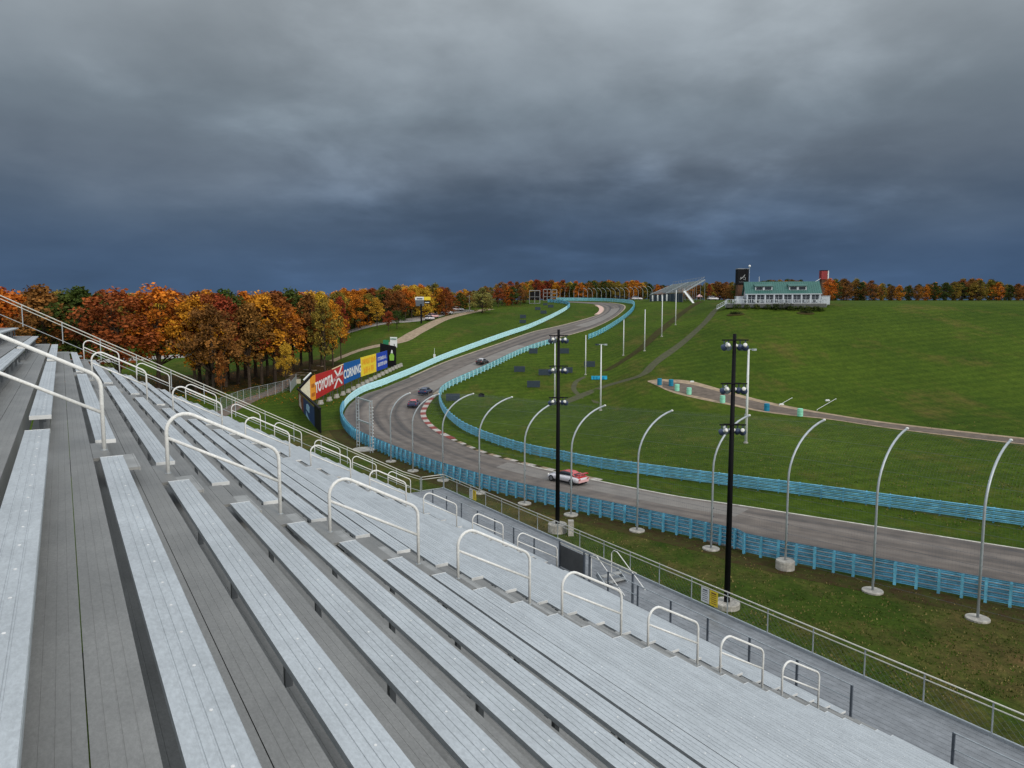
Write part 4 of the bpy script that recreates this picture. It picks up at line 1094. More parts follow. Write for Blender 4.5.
for x, y, lab, a_, b_, c_ in ((414, 406.5, 'dark navy race car with a small red roof, nearer of the pair', CB, CR, CB), (425.5, 394, 'dark navy race car with a pale rear, farther of the pair', CB, CB, CB), (482.5, 364, 'small black race car with a white roof, farthest up the straight', CK, CW, CK)):
    c = make_car(lab, a_, a_, b_, c_, True, group='dark race cars'); p = G(x, y); c.location = p + Z * .06; c.rotation_euler = (0, 0, track_dir(p))

# ------------------------------------------------------------------ clubhouse on the hill
YB = 196.0; k_ = YB / FPX
cb0 = onground(P3(782.5, 305, YB)); bz = cb0.z
root = empty('clubhouse', cb0, 'long white clubhouse with green metal roof, two dormers and a railed terrace', 'building')
xl, xr = P3(748.3, 300, YB).x, P3(817.5, 300, YB).x; W = xr - xl; dp = 6.4; root.rotation_euler = (0, 0, R(-10))
fz = elev(304.0, YB); ez = elev(293.3, YB); rz_ = elev(281.6, YB + dp / 2)
mb = MB(); mb.box(((xl + xr) / 2, YB + dp / 2, (fz - .8 + ez) / 2), (W, dp, ez - fz + .8))
mb.add([(xl, YB, ez), (xl, YB + dp, ez), (xl, YB + dp / 2, rz_ - .2)], [(0, 1, 2)]); mb.add([(xr, YB, ez), (xr, YB + dp, ez), (xr, YB + dp / 2, rz_ - .2)], [(0, 2, 1)])
obj('wall', mb, M['sidingwhite'], root)
mb = MB(); e = .5
for s in (1, -1):
    y0 = YB - e if s > 0 else YB + dp + e
    zlow = ez - .15
    mb.poly([(xl - e, y0, zlow), (xr + e, y0, zlow), (xr + e, YB + dp / 2, rz_), (xl - e, YB + dp / 2, rz_)], (0, -s * .5, 1), .14)
n_rib = 34
for i in range(n_rib + 1):
    x = xl - e + (W + 2 * e) * i / n_rib; mb.span((x, YB - e, ez - .13), (x, YB + dp / 2, rz_ + .02), .05, .07)
rf = obj('roof', mb, M['roofgreen'], root)
mb = MB(); mb.box(((xl + xr) / 2, YB - e - .02, ez - .22), (W + 2 * e, .06, .2)); obj('fascia', mb, M['sidingwhite'], root)
nb = 8
for i in range(nb):
    bw = W / nb; cx = xl + bw * (i + .5)
    if i == 3:
        pass
    wz0, wz1 = fz + .25, ez - .38
    mb = MB(); mb.box((cx, YB - .06, (wz0 + wz1) / 2), (bw * .78, .1, wz1 - wz0)); wn = obj('window', mb, M['glass'], root)
    mb = MB()
    for t in (-.39, 0, .39): mb.box((cx + t * bw, YB - .125, (wz0 + wz1) / 2), (.07, .04, wz1 - wz0))
    mb.box((cx, YB - .125, wz1), (bw * .74, .05, .08)); mb.box((cx, YB - .125, wz0), (bw * .74, .05, .08)); mb.box((cx, YB - .127, wz0 + (wz1 - wz0) * .7), (bw * .74, .03, .035)); obj('window_frame', mb, M['sidingwhite'], wn)
for i in range(nb + 1):
    mb = MB(); mb.box((xl + W * i / nb, YB - .35, (fz + ez) / 2 - .1), (.30, .22, ez - fz)); obj('porch_column', mb, M['sidingwhite'], root)
for dx0, dx1 in ((756, 774), (788.5, 806.5)):
    a, b = P3(dx0, 290, YB).x, P3(dx1, 290, YB).x; z0, z1 = elev(290.6, YB + .8), elev(286.0, YB + .8)
    mb = MB(); mb.box(((a + b) / 2, YB + 2.2, (z0 + z1) / 2), (b - a - .4, 3.2, z1 - z0)); dm = obj('dormer', mb, M['sidingwhite'], root)
    mb = MB(); mb.poly([(a, YB + .2, z1 + .02), (b, YB + .2, z1 + .02), (b, YB + 4.2, z1 + 1.1), (a, YB + 4.2, z1 + 1.1)], (0, -.3, 1), .14); obj('dormer_roof', mb, M['roofgreen'], dm)
    mb = MB()
    for s in (-.23, .23): mb.box(((a + b) / 2 + (b - a) * s, YB + .57, (z0 + z1) / 2), ((b - a) * .34, .06, (z1 - z0) * .62))
    obj('dormer_window', mb, M['glass'], dm)
# terrace
tl, tr = P3(731.5, 303, YB - 4).x, P3(826.5, 303, YB - 4).x; ty = YB - 4.5; tz = fz + .1
mb = MB(); mb.box(((tl + tr) / 2, YB - 2.4, tz - .5), (tr - tl, 4.4, 1.0)); obj('terrace_deck', mb, mat('terrace_wood', (.36, .36, .37), .7), root)
mb = MB(); mb.box(((tl + tr) / 2, YB - 4.64, tz - .62), (tr - tl, .05, .95)); obj('terrace_skirt', mb, mat('weathered_lattice', (.10, .105, .10), .8, 0, .3, 2), root)
mb = MB()
mb.box(((tl + tr) / 2, ty, tz + 1.05), (tr - tl, .08, .08)); mb.box(((tl + tr) / 2, ty, tz + .12), (tr - tl, .06, .06))
n_ = int((tr - tl) / .45)
for i in range(n_ + 1): mb.box((tl + (tr - tl) * i / n_, ty, tz + .55), (.07, .05, 1.0))
for i in range(13): mb.box((tl + (tr - tl) * i / 12, ty, tz + .2), (.16, .16, 2.0))
for x in (tl, tr):
    mb.box((x, YB - 2.3, tz + 1.05), (.08, 4.4, .08))
    for i in range(9): mb.box((x, YB - 4.3 + i * .5, tz + .55), (.05, .06, 1.0))
obj('terrace_railing', mb, M['sidingwhite'], root)
for a, b in ((738.5, 745.2), (820, 828)):
    x0, x1 = P3(a, 300, YB).x, P3(b, 300, YB).x
    mb = MB(); mb.box(((x0 + x1) / 2, YB + 2.6, (fz + elev(297, YB)) / 2), (x1 - x0, 3.4, elev(297, YB) - fz + .3)); mb.box(((x0 + x1) / 2, YB + 2.6, elev(297, YB) + .22), (x1 - x0 + .2, 3.6, .14)); obj('side_wing', mb, M['sidingwhite'], root)
# stair at the left end of the terrace
mb = MB(); mb.span((tl - 2.6, ty + 1, tz - 1.5), (tl, ty + 1, tz), 1.4, .2); mb.span((tl - 2.6, ty + .3, tz - .5), (tl, ty + .3, tz + 1.0), .08, .1); mb.span((tl - 2.6, ty + .3, tz - .95), (tl, ty + .3, tz + .5), .05, .06)
for i in range(6): mb.box((tl - 2.6 + i * .5, ty + .3, tz - 1.1 + i * .29 + .1), (.06, .06, 1.1))
obj('terrace_stair', mb, M['sidingwhite'], root)
# terrace furniture
def make_table():
    t = empty('patio_table', (0, 0, 0), '', 'table'); mb = MB(); mb.lathe((0, 0, 0), [(.25, 0), (.04, .05), (.04, .7), (.55, .72), (.55, .76)], 12); obj('table_top', mb, M['lampwhite'], t, world=False)
    for a in (0, 2.1, 4.2):
        mb = MB(); c, s = math.cos(a) * .85, math.sin(a) * .85; mb.box((c, s, .43), (.42, .42, .04)); mb.box((c * 1.24, s * 1.24, .68), (.1, .4, .5))
        for q in ((-.18, -.18), (.18, -.18), (-.18, .18), (.18, .18)): mb.box((c + q[0], s + q[1], .21), (.03, .03, .42))
        obj('attached_seat', mb, M['galv'], t, world=False)
    return t
pt = make_table(); nt_ = 9
for i in range(nt_):
    place(pt, i > 0, Vector((tl + 1.6 + (tr - tl - 3.2) * i / (nt_ - 1), YB - 2.9 + .3 * (i % 2), tz + .005)), random.random() * 3, 'pale round patio table with seats behind the clubhouse terrace railing', 'patio tables on the clubhouse terrace')

# leafy clumps
def leaf_cloud(mb, c, rad, n, size, rng, flat=1.0):
    for _ in range(n):
        v = Vector((rng.gauss(0, 1), rng.gauss(0, 1), rng.gauss(0, 1))); v.normalize()
        v *= rad * rng.uniform(.55, 1.05); v.z *= flat; p = c + v
        a = Vector((rng.gauss(0, 1), rng.gauss(0, 1), rng.gauss(0, .8))).normalized(); b = a.cross(Vector((rng.gauss(0, 1), rng.gauss(0, 1), rng.gauss(0, 1)))).normalized()
        s = size * rng.uniform(.55, 1.3); s2 = s * rng.uniform(.45, .9)
        mb.add([p - a * s, p - b * s2, p + a * s, p + b * s2], [(0, 1, 2, 3)])
def shrub(x, y, w, h, lab, m, n=330):
    cq = cb0 + Matrix.Rotation(R(-10), 3, 'Z') @ Vector((P3(x, 300, YB).x - cb0.x, -5.6, 0)); p = onground(cq); mb = MB(); rg = random.Random(int(x * 7))
    for i in range(max(2, int(w / .8))):
        leaf_cloud(mb, p + Vector((rg.uniform(-.6, .6) * w, rg.uniform(-.3, .3), h * rg.uniform(.35, .6))), h * .55, n // 3, .16, rg)
    return tag(obj('shrub', mb, m), lab, 'shrub', 'shrubs round the clubhouse')
for x, w, lab in ((737, 1.8, 'low shrub at the far left end below the terrace'), (787, 1.6, 'low shrub just right of the large middle one'), (771.5, 1.5, 'low shrub touching the left of the large middle one'), (809, 1.6, 'low shrub third from the right below the terrace'), (779, 3.2, 'large dark shrub in front of the middle of the terrace'), (745, 1.6, 'low shrub below the left of the terrace'), (756, 1.5, 'low shrub second from the left below the terrace'), (765, 1.6, 'low shrub left of the large middle one below the terrace'), (793, 1.7, 'low shrub right of the large middle one below the terrace'), (803, 1.4, 'low shrub fourth from the right below the terrace'), (815, 1.8, 'low shrub below the right end of the terrace')):
    shrub(x, 308.6, w, 2.0 if w > 3 else 1.35, lab, LEAF['green'] if w < 3 else M['shrub'])
for x, y, lab in ((735.5, 314.5, 'left'), (805.5, 313.5, 'right')):
    p = G(x, y); mb = MB(); mb.lathe((0, 0, 0), [(2.3, 0), (2.3, .12), (2.0, .25)], 22)
    for i, v in enumerate(mb.v): mb.v[i] = (p.x + v[0], p.y + v[1] * .6, zg(p.x + v[0], p.y + v[1] * .6) + v[2])
    r_ = empty('flower_bed', p, 'dark oval planting bed on the lawn below the %s part of the clubhouse terrace' % lab, 'flower bed', 'oval planting beds'); obj('soil', mb, M['soil'], r_)
    mb = MB(); rg = random.Random(3)
    for i in range(9): leaf_cloud(mb, p + Vector((rg.uniform(-1.7, 1.7), rg.uniform(-.7, .7), .4)), .42, 60, .1, rg)
    obj('plants', mb, M['shrub'], r_)

# towers by the clubhouse
YT = 206
root = empty('sign_tower', onground(P3(742, 303, YT)), 'black sign tower with a white script emblem behind the left end of the clubhouse', 'sign tower')
a, b = P3(736.8, 269.3, YT), P3(747.2, 284.5, YT)
mb = MB(); mb.box(((a.x + b.x) / 2, YT, (a.z + b.z) / 2), (b.x - a.x, 2.2, a.z - b.z)); obj('sign_box', mb, M['black'], root)
mb = MB(); mb.box(((a.x + b.x) / 2, YT, a.z + .1), (b.x - a.x + .1, 2.3, .2)); obj('top_trim', mb, mat('trim', (.25, .27, .3)), root)
c = Vector(((a.x + b.x) / 2, YT - 1.13, (a.z + b.z) / 2 - .2))
mb = MB(); mb.tube([c + Vector((-.9, 0, -.55)), c + Vector((-.2, 0, -.1)), c + Vector((.5, 0, .8)), c + Vector((.15, 0, .0)), c + Vector((.7, 0, -.1)), c + Vector((.5, 0, -.8)), c + Vector((.1, 0, -.5))], .05, 5)
mb.tube([c + Vector((-.6, 0, -.3)), c + Vector((-.8, 0, -.05)), c + Vector((-.4, 0, .05))], .04, 5); obj('emblem', mb, M['white'], root)
mb = text_mb('Seneca Lodge', .5, c - Z * 1.35 + Vector((0, -.02, 0)), Vector((.85, 0, 0)), Z * 1.0, 1, .01) if False else MB()
mb.tube([c + Vector((-1.1, 0, -1.3)), c + Vector((1.1, 0, -1.3))], .035, 4); obj('emblem', mb, M['galv'], root)
gz = zg(a.x, YT)
mb = MB(); mb.box(((a.x + b.x) / 2, YT + .1, (b.z + gz) / 2), (b.x - a.x - .3, 1.9, b.z - gz)); obj('tower_base', mb, M['brick'], root)
p = onground(P3(748.6, 300, 204)); tz_ = elev(266.2, 204)
root = empty('globe_lamp', p, 'tall pole with a bright white globe right of the black sign tower', 'lamp post')
mb = MB(); mb.tube([p, Vector((p.x, p.y, tz_))], .06, 6); obj('pole', mb, M['galv'], root)
mb = MB(); mb.lathe((p.x, p.y, tz_), [(.1, -.3), (.3, -.15), (.34, .05), (.24, .28), (.05, .36)], 10); obj('globe', mb, mat('globe', (.85, .85, .85), .3), root)
p = onground(P3(758.5, 300, 214)); mb = MB(); mb.tube([p, Vector((p.x, p.y, elev(276.5, 214)))], .06, 6); mb.lathe(p, [(.2, 0), (.2, .2)], 8); tag(obj('flag_pole', mb, M['white']), 'thin white flag pole rising behind the clubhouse roof', 'flag pole')
YR = 208
a, b = P3(820.5, 271, YR), P3(827.3, 279.5, YR)
root = empty('sign_tower', onground(P3(824, 303, YR)), 'red sign box on a dark tower behind the right end of the clubhouse', 'sign tower')
mb = MB(); mb.box(((a.x + b.x) / 2 - .15, YR, (a.z + b.z) / 2), (b.x - a.x - .3, 1.6, a.z - b.z)); obj('sign_box', mb, mat('faded_red', (.26, .03, .035), .6), root)
mb = MB(); mb.box((b.x - .12, YR, (a.z + b.z) / 2), (.28, 1.7, a.z - b.z + .1)); obj('white_side', mb, M['white'], root)
mb = MB(); mb.box(((a.x + b.x) / 2 - .15, YR, a.z + .1), (b.x - a.x - .3, 1.7, .2)); obj('top_trim', mb, M['black'], root)
gz = zg(a.x, YR); mb = MB(); mb.box(((a.x + b.x) / 2, YR + .2, (b.z + gz) / 2), (b.x - a.x - .4, 1.4, b.z - gz)); obj('tower_base', mb, M['brick'], root)
mb = MB(); mb.span((a.x - 1.5, YR - .4, b.z - .6), (a.x + .3, YR - .4, b.z + .5), .12, .12); obj('brace', mb, M['white'], root)

# ------------------------------------------------------------------ far grandstand and hilltop things
FL, FR, BR, BL = P3(650, 294.2, 276), P3(683, 292.0, 262), P3(705, 279.2, 280), P3(673, 284.2, 296)
root = empty('far_grandstand', onground((FL + FR) / 2), 'distant open grey grandstand of bleachers on the crest of the hill', 'grandstand')
nr = 22
for i in range(nr):
    t0, t1 = i / nr, (i + .9) / nr
    mb = MB(); A_, B_, C_, D_ = FL.lerp(BL, t0), FR.lerp(BR, t0), FR.lerp(BR, t1), FL.lerp(BL, t1)
    C_ = C_.copy(); D_ = D_.copy(); C_.z = B_.z + .02; D_.z = A_.z + .02
    mb.poly([A_, B_, C_, D_], (0, 0, 1), .08); obj('bench_row', mb, M['alu'], root)
mb = MB()
for L_, R__ in ((FL, BL), (FR, BR), (FL.lerp(FR, .5), BL.lerp(BR, .5))):
    mb.span(L_ - Z * .25, R__ - Z * .25, .15, .45)
obj('raker', mb, M['galv'], root)
mb = MB()
for i in range(9):
    p = FL.lerp(FR, i / 8); mb.span(p - Z * .2, onground(p), .14, .14)
    q_ = BL.lerp(BR, i / 8); mb.span(q_ - Z * .2, onground(q_), .16, .16); mm = p.lerp(q_, .5); mb.span(mm - Z * .2, onground(mm), .14, .14)
obj('column', mb, M['frame'], root)
mb = MB(); mb.span(BL + Z * .9, BR + Z * .9, .06, .1); mb.span(FR + Z * .9, BR + Z * .9, .06, .1); mb.span(FL + Z * .7, FR + Z * .7, .06, .08)
for i in range(12): q_ = BL.lerp(BR, i / 11); mb.span(q_, q_ + Z * .9, .05, .05); q_ = FR.lerp(BR, i / 11); mb.span(q_, q_ + Z * .9, .05, .05)
obj('guard_rail', mb, M['steel'], root)
mb = MB(); mb.poly([onground(FL, .0), onground(FR, .0), FR - Z * .35, FL - Z * .35], (-.1, -1, 0), .1); obj('base_panel', mb, M['slate'], root)
for t in (.08, .24, .38, .52):
    p = FL.lerp(FR, t); mb = MB(); mb.span(onground(p) + Vector((0, -.4, .1)), p + Vector((0, -.4, -.5)), .55, .1); obj('white_column', mb, M['white'], root)
rp0, rp1 = P3(684, 291, 260), onground(P3(693.5, 298.5, 256))
mb = MB(); mb.span(rp0, rp1, .9, .2); mb.span(rp0 + Z * .8, rp1 + Z * .8, .08, .1); obj('access_ramp', mb, M['white'], root)

def tent(x, y, w, h, mtop, lab):
    p = G(x, y); r_ = empty('canopy_tent', p, lab, 'tent', 'canopy tents on the hilltop')
    mb = MB(); mb.add([p + Vector((sx * w / 2, sy * w / 2, h * .6)) for sx, sy in ((-1, -1), (1, -1), (1, 1), (-1, 1))] + [p + Z * h] + [p + Vector((sx * w / 2, sy * w / 2, h * .52)) for sx, sy in ((-1, -1), (1, -1), (1, 1), (-1, 1))], [(0, 1, 4), (1, 2, 4), (2, 3, 4), (3, 0, 4), (0, 5, 6, 1), (1, 6, 7, 2), (2, 7, 8, 3), (3, 8, 5, 0)]); obj('roof', mb, mtop, r_)
    for sx, sy in ((-1, -1), (1, -1), (1, 1), (-1, 1)):
        mb = MB(); mb.tube([p + Vector((sx * w * .48, sy * w * .48, 0)), p + Vector((sx * w * .48, sy * w * .48, h * .58))], .05, 5); obj('leg', mb, M['steel'], r_)
tent(703, 299.5, 3.4, 3.2, M['white'], 'white canopy tent right of the far grandstand')
tent(699.3, 299.8, 2.2, 2.4, CP, 'small pinkish canopy tent next to the white one right of the far grandstand')
tent(717.5, 299.8, 2.4, 2.6, CP, 'small pinkish tent near the red tree')
# parked vehicles (far)
pk = [(430, 320.5, CW, 'white parked car beside the dirt path under the yellow roadside sign', 1.2), (447, 314.5, CG, 'pale silver parked van beside the gravel road at the treeline', .3), (458, 311.2, CW, 'small white parked car at the treeline beside the gravel road', .1),
      (433.5, 318.3, CP, 'pinkish parked car behind the white one under the yellow roadside sign', 1.0), (637, 300.3, CW, 'white parked car by the blue barrier near the far grandstand', 0), (713, 300.4, CW, 'white parked car beside the red tree on the crest', 0.1)]
for x, y, m, lab, rz in pk:
    c = make_car(lab, m, m, m, m, False, True, 'parked vehicles on the hilltop', 'car', 'parked_car'); c.location = G(x, y); c.rotation_euler = (0, 0, rz)
# roadside sign on a dark pole
p = G(421.3, 323.5); s = p.y / FPX
root = empty('pole_sign', p, 'tall dark pole sign with a white logo panel and a yellow panel at the treeline', 'sign')
mb = MB(); mb.span(p, Vector((p.x, p.y, elev(304, p.y))), .5, .4); obj('pole', mb, M['black'], root)
Q = lambda x, y, o=0: P3(x, y, p.y - o)
mb = MB(); mb.poly([Q(416, 306), Q(415.2, 300), Q(424, 300), Q(424, 306)], (0, -1, 0), .4); obj('dark_panel', mb, M['galvdark'], root)
mb = MB(); mb.poly([Q(415, 300), Q(415, 297.3), Q(417, 296.8), Q(423.8, 296.8), Q(423.8, 300)], (0, -1, 0), .4); obj('white_panel', mb, M['white'], root)
mb = MB(); mb.poly([Q(416.6, 299.2, .1), Q(416.8, 298.2, .1), Q(422.5, 298.2, .1), Q(422.5, 299.2, .1)], (0, -1, 0), .05); obj('printed_bar', mb, M['navy'], root)
mb = MB(); mb.poly([Q(424.1, 300), Q(424.1, 296.7), Q(430.6, 296.7), Q(430.6, 300)], (0, -1, 0), .4); obj('yellow_panel', mb, M['yellow'], root)
mb = MB(); mb.poly([Q(424.5, 303.6), Q(424.5, 300.8), Q(430, 300.8), Q(430, 303.6)], (0, -1, 0), .4); obj('lower_panel', mb, M['black'], root)
mb = MB(); mb.poly([Q(425, 302.8, .1), Q(425, 302.1, .1), Q(429.2, 302.1, .1), Q(429.2, 302.8, .1)], (0, -1, 0), .05); obj('printed_bar', mb, M['white'], root)
# utility pole
p = G(469.5, 312.5); mb = MB(); mb.tube([p, Vector((p.x, p.y, elev(295, p.y)))], .16, 6); mb.span(Vector((p.x - 1, p.y, elev(296.5, p.y))), Vector((p.x + 1, p.y, elev(296.5, p.y))), .1, .12); tag(obj('utility_pole', mb, mat('grey_wood', (.28, .27, .26))), 'pale grey utility pole beside the round olive tree', 'utility pole')
# scaffolds at the top
def scaffold(x0, x1, yt, yb, Y, bays, lev, lab, m, panel=None):
    a = P3(x0, yb, Y); b = P3(x1, yt, Y); gz = zg(a.x, Y); r_ = empty('scaffold_tower', Vector(((a.x + b.x) / 2, Y, gz)), lab, 'scaffold', 'scaffold towers at the top of the hill')
    mb = MB(); W_ = b.x - a.x; H_ = b.z - gz; dd = 2.6
    for i in range(bays + 1):
        for y_ in (0, dd): mb.box((a.x + W_ * i / bays, Y + y_, gz + H_ / 2), (.16, .16, H_))
    obj('upright', mb, m, r_); mb = MB()
    for j in range(lev + 1):
        z_ = gz + .3 + (H_ - .3) * j / lev
        for y_ in (0, dd): mb.box(((a.x + b.x) / 2, Y + y_ - .02, z_), (W_ + .2, .12, .14))
        for i in range(bays + 1): mb.box((a.x + W_ * i / bays, Y + dd / 2, z_), (.1, dd, .12))
    obj('ledger', mb, m, r_)
    mb = MB(); mb.box(((a.x + b.x) / 2, Y + dd / 2, gz + H_ * .97), (W_, dd, .08)); obj('platform', mb, m, r_)
    if panel:
        mb = MB(); mb.box(((a.x + b.x) / 2, Y + .25, gz + H_ * .62), (W_ * .86, .1, H_ * .55)); obj('dark_panel', mb, panel, r_)
scaffold(529.5, 540, 290.4, 303.5, 300, 2, 2, 'grey scaffold tower with a dark screen beside the pale scaffold', M['steel'], M['black'])
scaffold(543.5, 551, 289.2, 301.5, 318, 2, 3, 'pale scaffold tower, left one of the two joined frames', M['steel'])
scaffold(552, 557, 289.6, 302, 316, 1, 3, 'pale scaffold tower, narrow right one of the two joined frames', M['steel'])
# far catch fence posts
far_lab = 'grey curved catch fence post in the row behind the blue barrier at the hilltop'
ubs = resample(catmull([G(*p) for p in [(556, 300.7), (590, 300.9), (612, 301.5), (630, 302.6)]], 3), 3)
x = 560.0; i = 0; q0 = None
while x < 655:
    b = G(x, 300.9 if x < 632 else 300.3); r0 = .07
    d = Vector((-1, -.35, 0)) if x > 585 else Vector((.25, -1, 0))
    fpost(b, d, 5.6, 2.2, r0, far_lab, 'curved catch fence posts at the hilltop', None, False); x += 4.6; i += 1

# ------------------------------------------------------------------ trees
def tree_proto(seed, h, cw, kind='round', nclump=60, nleaf=74, size=.225, zlow=.2):
    rg = random.Random(seed)
    tr = MB(); th = h * .34
    tr.tube([(0, 0, -.3), (rg.uniform(-.1, .1), rg.uniform(-.1, .1), th * .5), (rg.uniform(-.3, .3), rg.uniform(-.3, .3), th), (rg.uniform(-.5, .5), rg.uniform(-.5, .5), h * .62), (rg.uniform(-.5, .5), rg.uniform(-.5, .5), h * .88)], [h * .018, h * .014, h * .0125, h * .007, h * .002], 7)
    cr = MB()
    clumps = []
    lob = [(rg.uniform(0, 6.28), rg.uniform(.25, .9), rg.uniform(.55, 1.0)) for _ in range(5)]
    for i in range(nclump):
        # clump positions in an egg shaped crown, denser towards the surface
        zt = rg.random() ** .8; zz_ = h * (zlow + (.96 - zlow) * zt)
        wid = cw * (math.sin(math.pi * min(1, (zt * .86 + .14))) ** .6) * (1.0 if kind == 'round' else .8)
        a = rg.uniform(0, 2 * math.pi); wid *= .72 + .42 * max(math.exp(-((math.atan2(math.sin(a - q[0]), math.cos(a - q[0])) / .6) ** 2) - ((zt - q[1]) / .3) ** 2) * q[2] for q in lob) * 1.5; rr = wid * (rg.random() ** .45) * rg.uniform(.75, 1.1)
        clumps.append(Vector((math.cos(a) * rr, math.sin(a) * rr, zz_ + rg.uniform(-.3, .3))))
    for i, c in enumerate(clumps):
        if i % 3 == 0:
            s0 = Vector((0, 0, max(th * .7, c.z - h * .28 - rg.random() * 2))); m_ = s0.lerp(c, .5) + Vector((0, 0, -.25 * rg.random() * 2))
            tr.tube([s0, m_, c], [h * .006, h * .0035, h * .0012], 4, cap=False)
        leaf_cloud(cr, c, h * rg.uniform(.04, .095), int(nleaf * rg.choice((.3, .7, 1.0, 1.4))), size, rg, .8)
    return tr, cr
protos = {}
hs = 16.0
specs = [(1, 5.4, 'round', 72, .31), (2, 4.8, 'round', 64, .29), (3, 6.0, 'round', 80, .33), (4, 4.2, 'tall', 60, .26), (5, 5.2, 'round', 66, .32), (6, 5.6, 'round', 92, .03), (7, 5.0, 'round', 84, .02), (8, 6.2, 'round', 96, .04)]
for i, (sd_, cw, kd, nc, zl) in enumerate(specs):
    tr, cr = tree_proto(sd_, hs, cw, kd, nc, zlow=zl)
    tm = obj('trunk', tr, M['bark']); tmesh = tm.data; bpy.data.objects.remove(tm)
    for kname, lm in LEAF.items():
        co = obj('crown', cr, lm); protos[(i, kname)] = (tmesh, co.data); bpy.data.objects.remove(co)
def tree(p, h, kname, label, group, shape=None, wide=1.0):
    i = shape if shape is not None else random.randrange(5)
    tmesh, cmesh = protos[(i, kname)]
    root = empty(kname_to_name[kname], p, label, 'tree', group)
    s = h / hs
    root.scale = (s * wide, s * wide, s); root.rotation_euler = (0, 0, random.uniform(0, 6.28))
    for nm, me in (('trunk', tmesh), ('crown', cmesh)):
        o = bpy.data.objects.new(nm, me); COL.objects.link(o); o.parent = root
    return root
kname_to_name = {k: 'autumn_tree' if k != 'green' else 'leafy_tree' for k in LEAF}
colw = {'sage': 'pale olive', 'orange': 'orange', 'rust': 'rust red', 'gold': 'golden yellow', 'olive': 'olive green', 'green': 'dark green', 'brown': 'brown'}
# the grove at the left: (x, y base, y top, colour, wide)
grove = [(-40, 398, 287, 'rust', 1), (5, 392, 290, 'orange', 1), (45, 398, 288, 'brown', 1), (85, 392, 289, 'green', 1), (120, 398, 291, 'rust', 1.1), (160, 391, 287, 'orange', 1),
 (196, 392, 299, 'orange', .8), (207, 389, 296, 'rust', .8), (214, 396, 306, 'brown', .8), (226, 387, 298, 'rust', .9), (238, 384, 297, 'green', .9), (250, 389, 305, 'brown', .9), (262, 384, 294, 'orange', .8), (275, 382, 296, 'rust', 1.0), (284, 377, 303, 'orange', .8), (222, 398, 352, 'rust', .45), (286, 388, 343, 'gold', .5),
 (268, 376, 297, 'olive', .9), (200, 384, 294, 'brown', 1), (219, 382, 295, 'rust', 1), (256, 377, 298, 'brown', 1), (279, 372, 293, 'rust', 1), (301, 366, 294, 'orange', .9), (312, 364, 293, 'gold', .8),  (293, 370, 290, 'green', .9), (246, 378, 293, 'orange', .9), (228, 379, 292, 'green', .9), (210, 379, 292, 'orange', .9), (310, 372, 296, 'brown', .7), (325, 374, 300, 'olive', .65), (333, 366, 301, 'orange', .6), (322, 366, 293, 'gold', .7), (341, 359, 298, 'rust', .45)]
cnt = {}
for x, yb, yt, kn, wd in grove:
    p = G(x, yb); h = elev(yt, p.y) - p.z
    if x < 192: pos = 'at the left edge of the grove above the bleachers'
    else:
        c = sorted(g_[0] for g_ in grove if g_[3] == kn and g_[0] >= 192).index(x)
        pos = '%s of its colour from the left in the left grove' % (words + ['tenth', 'eleventh'])[c]
    if x < 192:
        c = sorted(g_[0] for g_ in grove if g_[0] < 192).index(x); pos = '%s from the left edge of the picture' % words[c]
    tree(p, h * 1.02, kn, '%s%s tree, %s' % ('small ' if h < 12 else 'tall ', colw[kn], pos), 'trees of the grove on the left', wide=1.2 * wd / .9)
# belt of trees from the grove to the hilltop
random.seed(21)
belt = [(344, 331, 289, 'gold'), (353, 329, 290, 'olive'), (362, 327, 287, 'orange'), (371, 325, 288, 'olive'), (380, 323.5, 286, 'green'), (388, 322, 288, 'brown'), (397, 320.5, 285, 'brown'), (405, 319.5, 285, 'orange'), (412, 318.8, 284, 'gold'), (420, 318, 284, 'gold'), (429, 316.3, 283, 'gold'), (437, 315, 285, 'orange'), (446, 315, 287, 'rust'), (455, 313, 289, 'rust'), (463, 311, 289, 'green'), (470, 309, 289, 'brown'), (478, 307.5, 289, 'green'), (488, 308, 284, 'brown'), (497, 307, 282.5, 'rust'), (505, 306, 283, 'orange'), (513, 305.5, 282, 'green'), (521, 305, 283, 'brown')]
marks_ = lambda x: 'between the grove and the pole sign' if x < 415 else 'behind the yellow pole sign' if x < 440 else 'left of the round olive tree' if x < 476 else 'right of the round olive tree'
for row in range(3):
    for x, yb, yt, kn in belt:
        x2 = x + random.uniform(-3, 3) + (4 if row == 1 else 0); k2 = kn if row == 0 else random.choice([kn, kn, 'orange', 'brown', 'olive', 'gold', 'rust'])
        p0 = G(x, yb); p = P3(x2, yb, p0.y + 9 * row + random.uniform(-2, 2)); p = onground(p)
        top_ = yt + random.uniform(-1, 3) + (0 if row else 2.5); h = elev(top_, p.y) - p.z
        tree(p, max(6, h), k2, '%s tree %s, %s row' % (colw[k2], marks_(x), ('front', 'middle', 'back')[row]), 'trees of the belt behind the field', shape=random.choice((0, 2, 5, 6, 7)), wide=1.2)
# left background behind the grove
for row in range(2):
    for i in range(30):
        x = -70 + i * 14.5 + random.uniform(-5, 5)
        if x > 345: continue
        p = onground(P3(x, 340, 235 + row * 14 + random.uniform(-4, 4))); h = elev(293.5 + random.uniform(-3, 3), p.y) - p.z
        kn = random.choice(['orange', 'gold', 'brown', 'olive', 'rust', 'green'])
        tree(p, max(8, h), kn, '%s tree behind the left grove, %s row' % (colw[kn], ('nearer', 'farther')[row]), 'trees of the belt behind the grove', shape=random.choice((5, 6, 7)), wide=1.3)
